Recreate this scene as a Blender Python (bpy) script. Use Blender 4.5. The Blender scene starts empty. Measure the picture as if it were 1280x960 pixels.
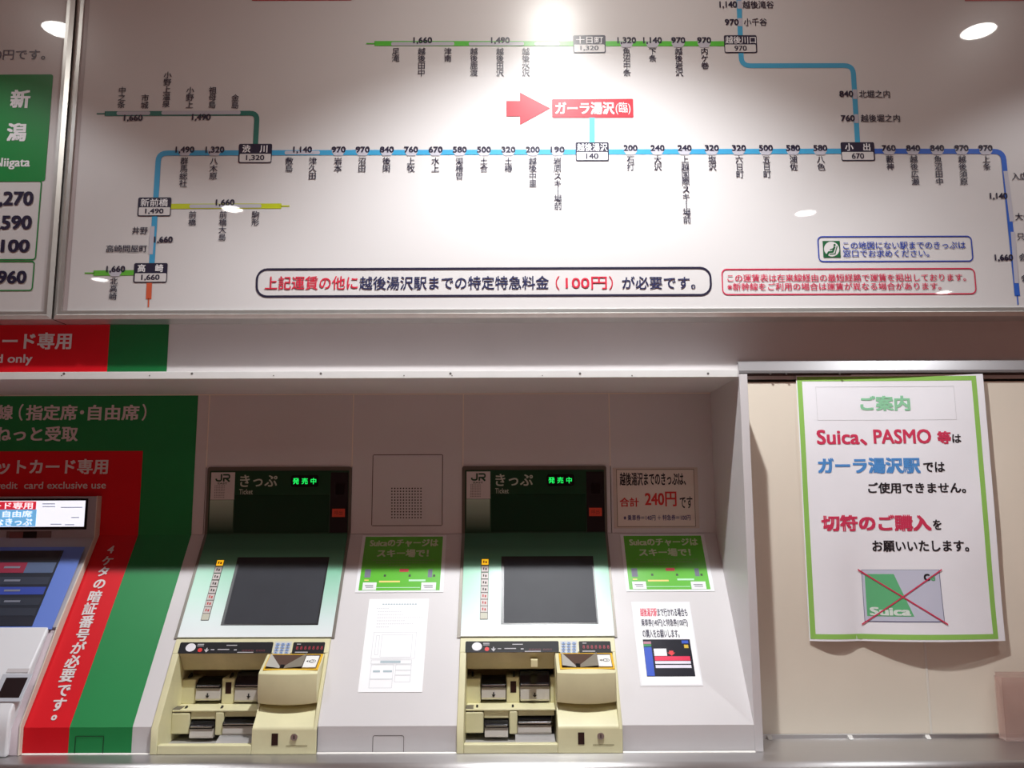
import bpy, math, random
from mathutils import Vector, Matrix
random.seed(4)
SC = bpy.context.scene
COL = SC.collection

# ------------------------------------------------------------------ camera
F = 1035.0
PITCH = math.radians(8.0)
ROLL = 0.0035
CAMZ = 1.5
cp, sp = math.cos(PITCH), math.sin(PITCH)
fwd = Vector((0, cp, sp)); r0 = Vector((1, 0, 0)); u0 = Vector((0, -sp, cp))
cr = r0 * math.cos(ROLL) - u0 * math.sin(ROLL)
cu_ = u0 * math.cos(ROLL) + r0 * math.sin(ROLL)
cam_d = bpy.data.cameras.new('camera')
cam_d.sensor_fit = 'HORIZONTAL'; cam_d.sensor_width = 36.0; cam_d.lens = F / 1280 * 36.0
cam_d.clip_start = 0.02
cam = bpy.data.objects.new('camera', cam_d); COL.objects.link(cam)
cam.matrix_world = Matrix(((cr.x, cu_.x, -fwd.x, 0), (cr.y, cu_.y, -fwd.y, 0), (cr.z, cu_.z, -fwd.z, CAMZ), (0, 0, 0, 1)))
SC.camera = cam
CAM = Vector((0, 0, CAMZ))

# ------------------------------------------------------------------ world, exposure
SC.view_settings.view_transform = 'Standard'
SC.view_settings.look = 'None'
SC.view_settings.gamma = 1.0
SC.view_settings.exposure = 0.08
w = bpy.data.worlds.new('room_air'); SC.world = w; w.use_nodes = True
w.node_tree.nodes['Background'].inputs[0].default_value = (0.9, 0.75, 0.7, 1)
w.node_tree.nodes['Background'].inputs[1].default_value = 0.05
SC.cycles.max_bounces = 8; SC.cycles.diffuse_bounces = 4; SC.cycles.glossy_bounces = 4
SC.cycles.sample_clamp_indirect = 3.0
SC.cycles.use_denoising = True
CEIL = 3.62                  # ceiling height
LAMP_POWER = 47.0            # ordinary downlight
LAMP_KEY = 232.0             # the strong one over the machines
LAMP_COL = (0.965, 0.995, 1.02)

# ------------------------------------------------------------------ materials
def lin(c):
    return tuple(((v / 255) / 12.92 if v / 255 <= 0.04045 else ((v / 255 + 0.055) / 1.055) ** 2.4) for v in c)
MATS = {}
def mat(name, rgb, rough=0.5, metal=0.0, coat=0.0, coat_r=0.03, emit=0.0, spec=0.5, noise=0.0, nscale=8.0, bump=0.0, bscale=200.0, aniso=0.0):
    if name in MATS: return MATS[name]
    m = bpy.data.materials.new(name); m.use_nodes = True
    nt = m.node_tree; b = nt.nodes['Principled BSDF']
    c = (*lin(rgb), 1)
    b.inputs['Base Color'].default_value = c
    b.inputs['Roughness'].default_value = rough
    b.inputs['Metallic'].default_value = metal
    b.inputs['Specular IOR Level'].default_value = spec
    b.inputs['Coat Weight'].default_value = coat
    b.inputs['Coat Roughness'].default_value = coat_r
    if emit:
        b.inputs['Emission Color'].default_value = c; b.inputs['Emission Strength'].default_value = emit
    if noise or bump:
        tc = nt.nodes.new('ShaderNodeTexCoord')
    if noise:
        n = nt.nodes.new('ShaderNodeTexNoise'); n.inputs['Scale'].default_value = nscale; n.inputs['Detail'].default_value = 5
        nt.links.new(tc.outputs['Object'], n.inputs['Vector'])
        r = nt.nodes.new('ShaderNodeValToRGB')
        r.color_ramp.elements[0].position = 0.3; r.color_ramp.elements[1].position = 0.7
        r.color_ramp.elements[0].color = (*[v * (1 - noise) for v in c[:3]], 1)
        r.color_ramp.elements[1].color = (*[min(1, v * (1 + noise)) for v in c[:3]], 1)
        nt.links.new(n.outputs['Fac'], r.inputs['Fac']); nt.links.new(r.outputs['Color'], b.inputs['Base Color'])
    if bump:
        n2 = nt.nodes.new('ShaderNodeTexNoise'); n2.inputs['Scale'].default_value = bscale; n2.inputs['Detail'].default_value = 3
        nt.links.new(tc.outputs['Object'], n2.inputs['Vector'])
        bp = nt.nodes.new('ShaderNodeBump'); bp.inputs['Strength'].default_value = bump; bp.inputs['Distance'].default_value = 0.002
        nt.links.new(n2.outputs['Fac'], bp.inputs['Height']); nt.links.new(bp.outputs['Normal'], b.inputs['Normal'])
    MATS[name] = m
    return m

def gloss_print(name, rgb, noise=0.0):
    """enamelled sign face: pigment, a broad sheen and a clear hard coat"""
    if name in MATS: return MATS[name]
    m = mat(name, rgb, rough=0.30, coat=1.0, coat_r=0.02, spec=0.5, noise=noise, nscale=2.0)
    return m

WHITE_BOARD = gloss_print('sign_white', (210, 206, 205))
def ink(rgb): return gloss_print('sign_ink_%d_%d_%d' % rgb, rgb)
def paint(rgb, rough=0.5): return mat('print_%d_%d_%d' % rgb, rgb, rough=rough)
ALU = mat('satin_aluminium', (205, 204, 200), rough=0.32, metal=0.75, noise=0.04, nscale=30)
DARK_GAP = mat('dark_gap', (30, 28, 28), rough=0.8)
def brushed_steel(name='brushed_steel', rgb=(206, 204, 204), rough=.36):
    """brushed along X: highlights stretch across the brushing"""
    m = mat(name, rgb, rough=rough, metal=1.0)
    nt = m.node_tree; b = nt.nodes['Principled BSDF']; b.inputs['Anisotropic'].default_value = .85
    t = nt.nodes.new('ShaderNodeCombineXYZ'); t.inputs[1].default_value = 1.0; t.inputs[2].default_value = .3
    nt.links.new(t.outputs[0], b.inputs['Tangent'])
    tc = nt.nodes.new('ShaderNodeTexCoord'); mp = nt.nodes.new('ShaderNodeMapping'); mp.inputs['Scale'].default_value = (1.2, 90, 90)
    n = nt.nodes.new('ShaderNodeTexNoise'); n.inputs['Scale'].default_value = 3.0; n.inputs['Detail'].default_value = 4
    mr = nt.nodes.new('ShaderNodeMapRange'); mr.inputs['To Min'].default_value = rough - .08; mr.inputs['To Max'].default_value = rough + .08
    nt.links.new(tc.outputs['Object'], mp.inputs['Vector']); nt.links.new(mp.outputs['Vector'], n.inputs['Vector'])
    nt.links.new(n.outputs['Fac'], mr.inputs['Value']); nt.links.new(mr.outputs[0], b.inputs['Roughness'])
    return m
STEEL = brushed_steel()
CONSOLE = mat('console_enamel', (214, 210, 211), rough=0.42, noise=0.03, nscale=3, bump=0.03, bscale=120)
TRIM = mat('trim_white', (225, 224, 222), rough=0.4, noise=0.03, nscale=14)
BEIGE = mat('beige_wall_laminate', (232, 221, 204), rough=0.5, noise=0.045, nscale=2.5)
BAND = mat('band_laminate', (212, 206, 205), rough=0.22, noise=0.03, nscale=2)
CREAM = mat('cream_plastic', (221, 215, 174), rough=0.42, noise=0.05, nscale=14)
CREAM_D = mat('dark_cream_plastic', (192, 178, 140), rough=0.5, noise=0.10, nscale=16)  # darker, more mottled cream for the bay back and hood
BLACK = mat('black_plastic', (22, 22, 25), rough=0.3)
BLACKG = mat('black_gloss', (16, 15, 19), rough=0.15)
SCREEN = mat('dark_touch_screen', (46, 47, 54), rough=0.5, spec=.3, noise=0.08, nscale=12)
CHROME = mat('chrome', (200, 198, 196), rough=0.34, metal=1.0)
GREYM = mat('machine_rim_metal', (118, 112, 104), rough=0.4, metal=0.4)
PAPER = mat('white_paper', (248, 247, 252), rough=0.6, noise=0.02, nscale=6)
PAPERL = mat('laminated_paper', (240, 240, 243), rough=0.25)
FILM_G = mat('green_film', (36, 136, 74), spec=.3, rough=0.42, noise=0.04, nscale=5)
FILM_R = mat('red_film', (216, 22, 34), spec=.22, rough=0.42, noise=0.04, nscale=5)
SILVERP = mat('silver_plastic', (206, 200, 194), rough=0.35, metal=0.25)
CLEARP = None

# ------------------------------------------------------------------ mesh builder
def wloc(o):
    v = Vector((0, 0, 0))
    while o is not None:
        v += o.location; o = o.parent
    return v

class MB:
    def __init__(s): s.v = []; s.f = []; s.m = []
    def mark(s):
        if not s.m or s.m[-1][1] != len(s.f): s.m.append((len(s.v), len(s.f)))
    def add(s, vs, fs):
        n = len(s.v); s.v += [tuple(x) for x in vs]; s.f += [tuple(i + n for i in f) for f in fs]
    def box(s, x0, x1, y0, y1, z0, z1):
        vs = [(x0, y0, z0), (x1, y0, z0), (x1, y1, z0), (x0, y1, z0), (x0, y0, z1), (x1, y0, z1), (x1, y1, z1), (x0, y1, z1)]
        s.add(vs, [(0, 3, 2, 1), (4, 5, 6, 7), (0, 1, 5, 4), (1, 2, 6, 5), (2, 3, 7, 6), (3, 0, 4, 7)]); return s
    def prism(s, yz, x0, x1):
        """polygon in the YZ plane pushed along X"""
        n = len(yz)
        a = sum(yz[i][0] * yz[(i + 1) % n][1] - yz[(i + 1) % n][0] * yz[i][1] for i in range(n))
        if a < 0: yz = yz[::-1]
        vs = [(x0, y, z) for y, z in yz] + [(x1, y, z) for y, z in yz]
        fs = [tuple(range(n))[::-1], tuple(range(n, 2 * n))] + [(i, (i + 1) % n, n + (i + 1) % n, n + i) for i in range(n)]
        s.add(vs, fs); return s
    def slab(s, pts, d):
        """pts: planar outline (3D, seen counter-clockwise from the front); d: vector to the back"""
        n = len(pts); pts = [Vector(p) for p in pts]; d = Vector(d)
        vs = pts + [p + d for p in pts]
        fs = [tuple(range(n)), tuple(range(n, 2 * n))[::-1]] + [(n + i, n + (i + 1) % n, (i + 1) % n, i) for i in range(n)]
        s.add(vs, fs); return s
    def each(s, name, m, parent):
        """every marked piece becomes an object of its own"""
        ms = ([] if s.m and s.m[0] == (0, 0) else [(0, 0)]) + [q for q in s.m if q[1] < len(s.f)] + [(len(s.v), len(s.f))]; out = []
        for (a, fa), (b, fb) in zip(ms, ms[1:]):
            k = MB(); k.v = s.v[a:b]; k.f = [tuple(i - a for i in f) for f in s.f[fa:fb]]; out.append(k.build(name, m, parent))
        return out
    def build(s, name, m, parent=None, bevel=0.0, smooth=False, seg=2):
        me = bpy.data.meshes.new(name)
        base = wloc(parent) if parent else Vector((0, 0, 0))
        me.from_pydata([tuple(Vector(v) - base) for v in s.v], [], s.f); me.validate(); me.update()
        me.materials.append(m)
        o = bpy.data.objects.new(name, me); COL.objects.link(o)
        if parent: o.parent = parent
        if smooth:
            for p in me.polygons: p.use_smooth = True
        if bevel:
            b = o.modifiers.new('bevel', 'BEVEL'); b.width = bevel; b.segments = seg; b.limit_method = 'ANGLE'; b.angle_limit = math.radians(35)
            for p in me.polygons: p.use_smooth = True
            wn = o.modifiers.new('wn', 'WEIGHTED_NORMAL'); wn.keep_sharp = True
        return o

def thing(name, label, cat, loc, group=None):
    o = bpy.data.objects.new(name, None); COL.objects.link(o); o.location = loc; o.empty_display_size = 0.05
    o['label'] = label; o['category'] = cat
    if group: o['group'] = group
    return o
def structure(o): o['kind'] = 'structure'; return o

# ------------------------------------------------------------------ glyphs
GC = {}
def glyph(sx, bold):
    k = (sx, bold)
    if k in GC: return GC[k]
    cu = bpy.data.curves.new('g', 'FONT'); cu.body = sx; cu.size = 1; cu.resolution_u = 3
    o = bpy.data.objects.new('g', cu); COL.objects.link(o)
    dg = bpy.context.evaluated_depsgraph_get(); e = o.evaluated_get(dg); me = e.to_mesh()
    v = [(p.co.x, p.co.y, 0.0) for p in me.vertices]; f = [tuple(p.vertices) for p in me.polygons]
    if bold:      # heavier weight: the strokes widened by shifted copies
        n0 = len(v); v0, f0 = v, f; v = []; f = []; q = bold * .85
        for k2, (ax, ay) in enumerate(((q, q * .7), (-q, q * .7), (-q, -q * .7), (q, -q * .7))):
            v += [(x + ax, y + ay, k2 * 4e-5) for x, y, _ in v0]; f += [tuple(i + k2 * n0 for i in p) for p in f0]
    e.to_mesh_clear(); bpy.data.objects.remove(o); bpy.data.curves.remove(cu)
    bb = (min(a[0] for a in v), max(a[0] for a in v), min(a[1] for a in v), max(a[1] for a in v)) if v else (0, 1, 0, 1)
    GC[k] = (v, f, bb); return GC[k]

class Plane:
    """a real flat surface: origin, right axis, up axis, outward normal"""
    def __init__(s, o, ex, ey, bend=None):
        s.o = Vector(o); s.ex = Vector(ex).normalized(); s.ey = Vector(ey).normalized(); s.n = s.ex.cross(s.ey).normalized(); s.bend = bend
    def hit(s, px, py):
        d = fwd * F + cr * (px - 640) + cu_ * (480 - py)
        t = (s.o - CAM).dot(s.n) / d.dot(s.n)
        p = CAM + d * t - s.o
        return p.dot(s.ex), p.dot(s.ey)
    def pt(s, u, v, h=0.0):
        if s.bend: h = h + s.bend(u, v)
        return s.o + s.ex * u + s.ey * v + s.n * h
    def P(s, px, py, h=0.0): return s.pt(*s.hit(px, py), h)
    def box4(s, x0, y0, x1, y1):
        xm, ym = (x0 + x1) / 2, (y0 + y1) / 2
        return s.hit(x0, ym)[0], s.hit(x1, ym)[0], s.hit(xm, y1)[1], s.hit(xm, y0)[1]
    # --- prints
    def uvrect(s, mb, u0_, u1_, v0_, v1_, h, thick=0):
        mb.mark()
        pts = [s.pt(u0_, v0_, h), s.pt(u1_, v0_, h), s.pt(u1_, v1_, h), s.pt(u0_, v1_, h)]
        if thick: mb.slab(pts, -s.n * thick)
        else: mb.add(pts, [(0, 1, 2, 3)])
    def rect(s, mb, x0, y0, x1, y1, h, thick=0): s.uvrect(mb, *s.box4(x0, y0, x1, y1), h, thick)
    def poly(s, mb, pts, h, thick=0):
        mb.mark()
        q = [s.P(x, y, h) for x, y in pts]
        a = [s.hit(x, y) for x, y in pts]; n = len(a)
        if sum(a[i][0] * a[(i + 1) % n][1] - a[(i + 1) % n][0] * a[i][1] for i in range(n)) < 0: q = q[::-1]
        if thick: mb.slab(q, -s.n * thick)
        else: mb.add(q, [tuple(range(n))])
    def disc(s, mb, cx, cy, rx, ry, h, thick=0, n=20):
        mb.mark()
        u, v = s.hit(cx, cy); ru = s.hit(cx + rx, cy)[0] - u; rv = v - s.hit(cx, cy + ry)[1]
        q = [s.pt(u + ru * math.cos(2 * math.pi * i / n), v + rv * math.sin(2 * math.pi * i / n), h) for i in range(n)]
        if thick: mb.slab(q, -s.n * thick)
        else: mb.add(q, [tuple(range(n))])
    def rr(s, x0, y0, x1, y1, r, n=5):
        """rounded rectangle outline in uv; r in px"""
        a, b, c, d = s.box4(x0, y0, x1, y1); r = r * (b - a) / (x1 - x0); r = min(r, (b - a) / 2, (d - c) / 2)
        out = []
        for cx, cy, st in ((b - r, d - r, 0), (a + r, d - r, 90), (a + r, c + r, 180), (b - r, c + r, 270)):
            for i in range(n + 1):
                t = math.radians(st + 90 * i / n); out.append((cx + r * math.cos(t), cy + r * math.sin(t)))
        return out
    def rrect(s, mb, x0, y0, x1, y1, r, h, thick=0):
        mb.mark()
        q = [s.pt(u, v, h) for u, v in s.rr(x0, y0, x1, y1, r)]
        if thick: mb.slab(q, -s.n * thick)
        else: mb.add(q, [tuple(range(len(q)))])
    def ring(s, mb, x0, y0, x1, y1, r, wpx, h):
        mb.mark()
        q = s.rr(x0, y0, x1, y1, r); p = s.rr(x0 + wpx, y0 + wpx, x1 - wpx, y1 - wpx, max(r - wpx, .3)); n = len(q)
        mb.add([s.pt(*a, h) for a in q + p], [(i, (i + 1) % n, n + (i + 1) % n, n + i) for i in range(n)])
    def stroke(s, mb, uv, wd, h):
        mb.mark()
        n = len(uv); L = []; R = []
        for i in range(n):
            a = Vector(uv[max(i - 1, 0)]); b = Vector(uv[min(i + 1, n - 1)]); c = Vector(uv[i])
            d1 = (c - a).normalized() if i else (b - c).normalized(); d2 = (b - c).normalized() if i < n - 1 else d1
            nn = Vector((-(d1 + d2).y, (d1 + d2).x)).normalized(); k = wd / 2 / max(.3, nn.dot(Vector((-d1.y, d1.x))))
            L.append(c + nn * k); R.append(c - nn * k)
        mb.add([s.pt(*p, h) for p in L + R], [(i, n + i, n + i + 1, i + 1) for i in range(n - 1)])
    def path(s, mb, pts, wpx, h, r=0):
        """polyline through px points, inner corners rounded by r px"""
        uv = [Vector(s.hit(*p)) for p in pts]
        k = (s.hit(pts[0][0] + 10, pts[0][1])[0] - s.hit(*pts[0])[0]) / 10
        out = [uv[0]]
        for i in range(1, len(uv) - 1):
            a, b, c = uv[i - 1], uv[i], uv[i + 1]
            if r:
                p, q = b + (a - b).normalized() * r * k, b + (c - b).normalized() * r * k
                for j in range(6):
                    t = j / 5; out.append(p * (1 - t) ** 2 + b * 2 * t * (1 - t) + q * t * t)
            else: out.append(b)
        out.append(uv[-1]); s.stroke(mb, out, wpx * k, h)
    def text(s, mb, t, x0, y0, x1, y1, h, bold=0.0):
        """string fitted to the box of its ink"""
        mb.mark()
        v, f, bb = glyph(t, bold); a, b, c, d = s.box4(x0, y0, x1, y1)
        kx = (b - a) / (bb[1] - bb[0]); ky = (d - c) / (bb[3] - bb[2])
        mb.add([s.pt(a + (x - bb[0]) * kx, c + (y - bb[2]) * ky, h + l) for x, y, l in v], f)
    def char(s, mb, t, cx, cy, size, h, bold=0.0, sx=1.0):
        """glyph run centred on a point, em size in px"""
        mb.mark()
        v, f, bb = glyph(t, bold); u, w_ = s.hit(cx, cy); k = (s.hit(cx + 5, cy)[0] - s.hit(cx - 5, cy)[0]) / 10 * size
        mx = (bb[0] + bb[1]) / 2 if len(t) > 1 or ord(t[0]) < 256 else .5
        my = .38 if ord(t[0]) > 256 else (bb[2] + bb[3]) / 2
        mb.add([s.pt(u + (x - mx) * k * sx, w_ + (y - my) * k, h + l) for x, y, l in v], f)
    def column(s, mb, t, cx, y0, size, pitch, h, bold=0.0):
        """vertical writing downwards from y0"""
        mb.mark()
        u, vv = s.hit(cx, y0); k = (s.hit(cx + 5, y0)[0] - s.hit(cx - 5, y0)[0]) / 10
        for i, ch in enumerate(t):
            if ch in 'ー': ch = '丨'
            v, f, bb = glyph(ch, bold); yc = vv - (i + .5) * pitch * k
            mb.add([s.pt(u + (x - .5) * size * k, yc + (y - .38) * size * k, h + l) for x, y, l in v], f)

def zat(py, y, px=640):
    d = fwd * F + cr * (px - 640) + cu_ * (480 - py); return CAMZ + d.z * y / d.y
def xat(px, py, y):
    d = fwd * F + cr * (px - 640) + cu_ * (480 - py); return d.x * y / d.y

# ------------------------------------------------------------------ key depths
D_BOARD, D_WALL, D_TRIM, D_BACK = 2.56, 2.64, 2.5, 2.87
X3 = (1, 0, 0); Z3 = (0, 0, 1)
BOARD = Plane((0, D_BOARD, CAMZ), X3, Z3)
WALL = Plane((0, D_WALL, CAMZ), X3, Z3)
FRONT = Plane((0, D_TRIM, CAMZ), X3, Z3)
BACK = Plane((0, D_BACK, CAMZ), X3, Z3)
ZA, ZB = zat(667, D_BACK), zat(907, D_TRIM)
SL = Plane((0, D_BACK, ZA), X3, (0, D_BACK - D_TRIM, ZA - ZB))
ZC = zat(941, D_TRIM)             # counter top
ZSOF = zat(472, D_TRIM)           # canopy underside
SLN = Vector((0, D_BACK - D_TRIM, ZA - ZB)).normalized()
def sl(v): return (D_BACK + SLN.y * v, ZA + SLN.z * v)     # (y, z) along slope, v<=0 downward
XP0, XP1 = xat(924, 470, D_TRIM), xat(934, 470, D_TRIM)    # end panel
XL, XR = -4.6, 5.0

# ================================================================== ROOM SHELL
fl = MB().box(XL - .1, XR + .1, -4.6, 3.1, -.1, 0)
structure(fl.build('floor', mat('floor_tile', (168, 128, 116), rough=0.4, noise=0.06, nscale=2)))
CEIL_M = mat('ceiling_paint', (206, 182, 176), rough=0.7)
structure(MB().box(XL - .1, XR + .1, -4.6, 3.1, CEIL, CEIL + .1).build('ceiling', CEIL_M))
WALLP = mat('far_wall_paint', (160, 112, 98), rough=0.7)
structure(MB().box(XL - .1, XL, -4.6, 2.9, 0, CEIL).build('wall_left', WALLP))
structure(MB().box(XR, XR + .1, -4.6, 2.9, 0, CEIL).build('wall_right', WALLP))
structure(MB().box(XL, XR, -4.6, -4.5, 0, CEIL).build('wall_front', WALLP))
wb = structure(MB().box(XL, XR, 2.92, 3.1, 0, CEIL).build('wall_back', WALLP))
# upper panel band behind the fare boards
MB().box(XL, XR, D_WALL, 2.92, ZSOF + .012, CEIL).build('upper_panel', BAND, wb)
xs = xat(1160, 860, D_WALL)
for a, b in ((XP1 + .0, xs - .003), (xs + .003, XR)):
    MB().box(a, b, D_WALL, 2.92, ZC - .05, ZSOF + .004).build('wall_panel', BEIGE, wb, bevel=.0012)
MB().box(xs - .003, xs + .003, D_WALL - .001, 2.7, ZC, ZSOF + .003).build('joint_strip', mat('joint_white', (232, 226, 215)), wb)

# wall channel right of the trim
ch = thing('wall_channel', 'grey metal channel strip above the beige wall, right of the white trim', 'trim', (XP1, D_WALL, ZSOF))
c1 = zat(470, D_WALL); c0 = zat(453, D_WALL)
MB().prism([(D_WALL - .001, c1 + .004), (D_WALL - .018, c1 + .004), (D_WALL - .018, c1 + .012), (D_WALL - .006, c0), (D_WALL - .001, c0)], xat(923, 460, D_WALL - .01), XR - .001).build('rail', mat('channel_metal', (180, 178, 180), rough=.3, metal=.7), ch)
MB().box(XP1 + .002, XR - .001, D_WALL - .006, D_WALL - .001, c1 - .003, c1 + .003).build('dark_slot', mat('slot_brown', (74, 58, 56), rough=.5), ch)
for px in (963, 983, 1050):
    b = MB(); Plane((0, D_WALL - .019, CAMZ), X3, Z3).disc(b, px, 467, 1.3, 1.3, 0, .002, 8); b.build('rivet', CHROME, ch)

# ================================================================== BAND LETTERING FILM
band = thing('sign_strip', 'red and green strip sign with cropped white lettering above the canopy, far left', 'sign', (xat(60, 440, D_WALL), D_WALL, zat(440, D_WALL)))
zb1 = zat(397, D_BOARD) - .001
def wallfilm(name, xa, xb, m):
    MB().box(xa, xb, D_WALL - .0014, D_WALL - .0002, ZSOF + .014, zb1).build(name, m, band)
xr_ = xat(136, 434, D_WALL); xg_ = xat(210, 434, D_WALL)
wallfilm('red_field', XL + .001, xr_, FILM_R); wallfilm('green_field', xr_, xg_, mat('band_green', (22, 110, 56), rough=.35))
b = MB(); WALL.text(b, 'カード専用', -19, 416, 90, 437, .0022, .035); WALL.text(b, 'card only', -27, 443, 41, 457, .0022, .025)
b.each('lettering', mat('film_white', (226, 214, 214), rough=.4), band)

# ================================================================== FARE BOARDS
zbb = zat(397, D_BOARD); zbt = 3.36
def fare_board(label, xa, xb, fw, cat='fare board'):
    t = thing('fare_board', label, cat, ((xa + xb) / 2, D_BOARD, zbb))
    MB().box(xa + fw * .7, xb - fw * .7, D_BOARD, D_WALL - .0005, zbb + fw * .7, zbt - fw * .7).build('face_panel', WHITE_BOARD, t)
    # mitred frame profile: each side a prism with mitred ends
    prof = [(0, 0), (fw * .45, .010), (fw * .55, .006), (fw, .006), (fw, -.002)]   # (inset, proud)
    back = D_WALL - .0005
    cs = [(xa, zbb), (xb, zbb), (xb, zbt), (xa, zbt)]; ins = [(1, 1), (-1, 1), (-1, -1), (1, -1)]
    for i in range(4):
        j = (i + 1) % 4; m_ = MB(); ring = []
        for (cx, cz), (sx, sz) in ((cs[i], ins[i]), (cs[j], ins[j])):
            pts = [(cx, back, cz)] + [(cx + sx * a, D_BOARD - p, cz + sz * a) for a, p in prof] + [(cx + sx * fw, back, cz + sz * fw)]
            ring += pts
        n = len(ring) // 2
        m_.add(ring, [tuple(range(n)), tuple(range(2 * n - 1, n - 1, -1))] + [(k, n + k, n + (k + 1) % n, (k + 1) % n) for k in range(n)])
        m_.build('frame_rail', ALU, t)
    return t
XF = xat(80.5, 200, D_BOARD)
main = fare_board('large white railway fare map board with coloured lines and a red arrow', XF + .003, xat(1500, 200, D_BOARD), .026)
left = fare_board('second fare board with green header, cut off at the left edge', XL + .01, XF - .003, .024)
MB().box(XF - .0028, XF + .0028, D_BOARD + .01, D_WALL - .0006, zbb, zbt).build('dark_gap', DARK_GAP, left)
# shade inside the left frame rail, painted on the map face as grey
H1, H2, H3, H4, H5 = .0006, .0011, .0016, .0021, .0026
b = MB(); u_ = XF + .029
BOARD.uvrect(b, u_, u_ + .016, zbb + .027 - CAMZ, zbt - .027 - CAMZ, H1); b.build('shade_strip', ink((176, 164, 164)), main)

NAVY = ink((38, 36, 58)); LBLUE = ink((60, 158, 205))
lines = [  # colour, px points, width, corner radius
    ((62, 156, 200), [(189, 345), (198.5, 191.5), (1093, 189)], 6.9, 11),
    ((44, 116, 105), [(131, 142.2), (321.5, 141.6), (319.5, 182)], 6.4, 9),
    ((88, 190, 62), [(468, 54.5), (906, 54.8)], 6.6, 0),
    ((190, 200, 40), [(212, 258), (352, 257.6)], 6.6, 0),
    ((98, 180, 60), [(117, 341.5), (170, 341)], 6.8, 0),
    ((205, 92, 60), [(187, 350), (186, 374)], 6.8, 0),
    ((70, 165, 205), [(923, -14), (926.8, 82.3), (1066, 82), (1072, 182)], 6.2, 11),
    ((90, 196, 235), [(740, 145), (740, 180)], 7, 0),
    ((50, 98, 190), [(1090, 189), (1253.5, 189.5), (1271.5, 370)], 6.6, 11),
]
for c, pts, wd, r in lines:
    b = MB(); BOARD.path(b, pts, wd, H2, r); b.build('route_line', ink(c), main)
for c, pts in (((44, 116, 105), [(121, 142.3), (132, 142.2)]), ((88, 190, 62), [(458, 54.7), (469, 54.7)]), ((190, 200, 40), [(351, 257.7), (362, 257.6)]),
               ((98, 180, 60), [(106, 341.5), (118, 341.5)]), ((205, 92, 60), [(186, 373), (185.6, 384)]), ((50, 98, 190), [(1271.3, 369), (1272.3, 381)])):
    b = MB(); BOARD.path(b, pts, 1.7, H2); b.build('route_tail', ink(c), main)
# light station markers on the lines
b = MB()
for x0, x1, y in ((146, 188, 141.7), (202, 301, 141.2), (356, 400, 191), (489, 568, 55), (586, 655, 55), (668, 700, 55), (237, 327, 257.8)):
    BOARD.rrect(b, x0, y - 2.2, x1, y + 2.2, 2, H3)
for x, y in [(q, 191.2) for q in (231, 268, 423, 453, 483.5, 514, 544.5, 574.5, 605, 635.5, 666, 697)] + [(q, 190.2) for q in (788, 821.5, 855.5, 889.5, 923, 957, 991, 1025)] + \
        [(q, 190) for q in (1111, 1141, 1171.5, 1202, 1232)] + [(783, 56), (815.5, 56), (847.5, 56), (880, 56), (144, 342)]:
    BOARD.poly(b, [(x - 8, y - 4), (x + 8, y - 4), (x + 8, y - .5), (x + 5, y + 3.6), (x - 5, y + 3.6), (x - 8, y - .5)], H3)
for a in ([(191, 283), (188.5, 318)], [(1256.6, 214), (1264.5, 277)], [(1265.7, 290), (1270.5, 354)], [(1068, 112), (1068.6, 124)], [(1069.7, 143), (1070.4, 154)], [(924, 1), (924.3, 11)], [(924.7, 23), (925, 33)]):
    BOARD.path(b, a, 5.4, H3)
b.each('station_marker', ink((186, 184, 194)), main)

T = MB()   # dark lettering
def fare(t, x, y, wpx=None):
    wpx = wpx or (17.5 if len(t) == 3 else 23.5); h_ = 7.6
    BOARD.text(T, t, x - wpx / 2, y - h_ / 2, x + wpx / 2, y + h_ / 2 + (1.3 if ',' in t else 0), H4, .035)
for x, t in ((231.5, '1,490'), (269, '1,320'), (378.5, '1,140'), (423.5, '970'), (453.5, '970'), (483.7, '840'), (514, '760'), (544.6, '670'), (574.8, '580'), (605, '500'), (635.6, '320'), (666, '200'), (697, '190')): fare(t, x, 187.2)
for x, t in ((788, '200'), (821.8, '240'), (855.6, '240'), (889.5, '320'), (923.4, '320'), (957, '500'), (991, '580'), (1025, '580')): fare(t, x, 185.2)
for x, t in ((1110.5, '760'), (1141, '840'), (1171, '840'), (1201.5, '970'), (1231.5, '970')): fare(t, x, 185.3)
for x, t in ((528.5, '1,660'), (625.5, '1,490'), (783.3, '1,320'), (815.5, '1,140'), (847.7, '970'), (880, '970')): fare(t, x, 50.6)
fare('1,660', 167, 147.4); fare('1,490', 252, 146.5); fare('1,660', 281.7, 253.2); fare('1,660', 204.5, 299.5); fare('1,660', 145, 336.3)
fare('840', 1057.5, 117.6); fare('760', 1059.5, 148); fare('1,140', 910, 5.8, 22); fare('970', 914.5, 28); fare('1,140', 1248, 245, 22); fare('1,660', 1254.5, 322, 23)
for x, t in ((231, '群馬総社'), (268, '八木原'), (362, '敷島'), (391.5, '津久田'), (423, '岩本'), (453, '沼田'), (483.5, '後閑'), (514, '上牧'), (544.5, '水上'), (574.5, '湯檜曽'), (605, '土合'), (635.5, '土樽'), (665.8, '越後中里'), (696.8, '岩原スキー場前')):
    BOARD.column(T, t, x, 196.8, 10.2, 9.75, H4, .012)
for x, t in ((788, '石打'), (821.8, '大沢'), (855.8, '上越国際スキー場前'), (889.8, '塩沢'), (923.6, '六日町'), (957.5, '五日町'), (991.3, '浦佐'), (1025.3, '八色')):
    BOARD.column(T, t, x, 194.8, 10.2, 9.75, H4, .012)
for x, t in ((1111.5, '藪神'), (1141.5, '越後広瀬'), (1171.7, '魚沼田中'), (1202, '越後須原'), (1232.2, '上条')):
    BOARD.column(T, t, x, 194.5, 10, 9.75, H4, .012)
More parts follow.
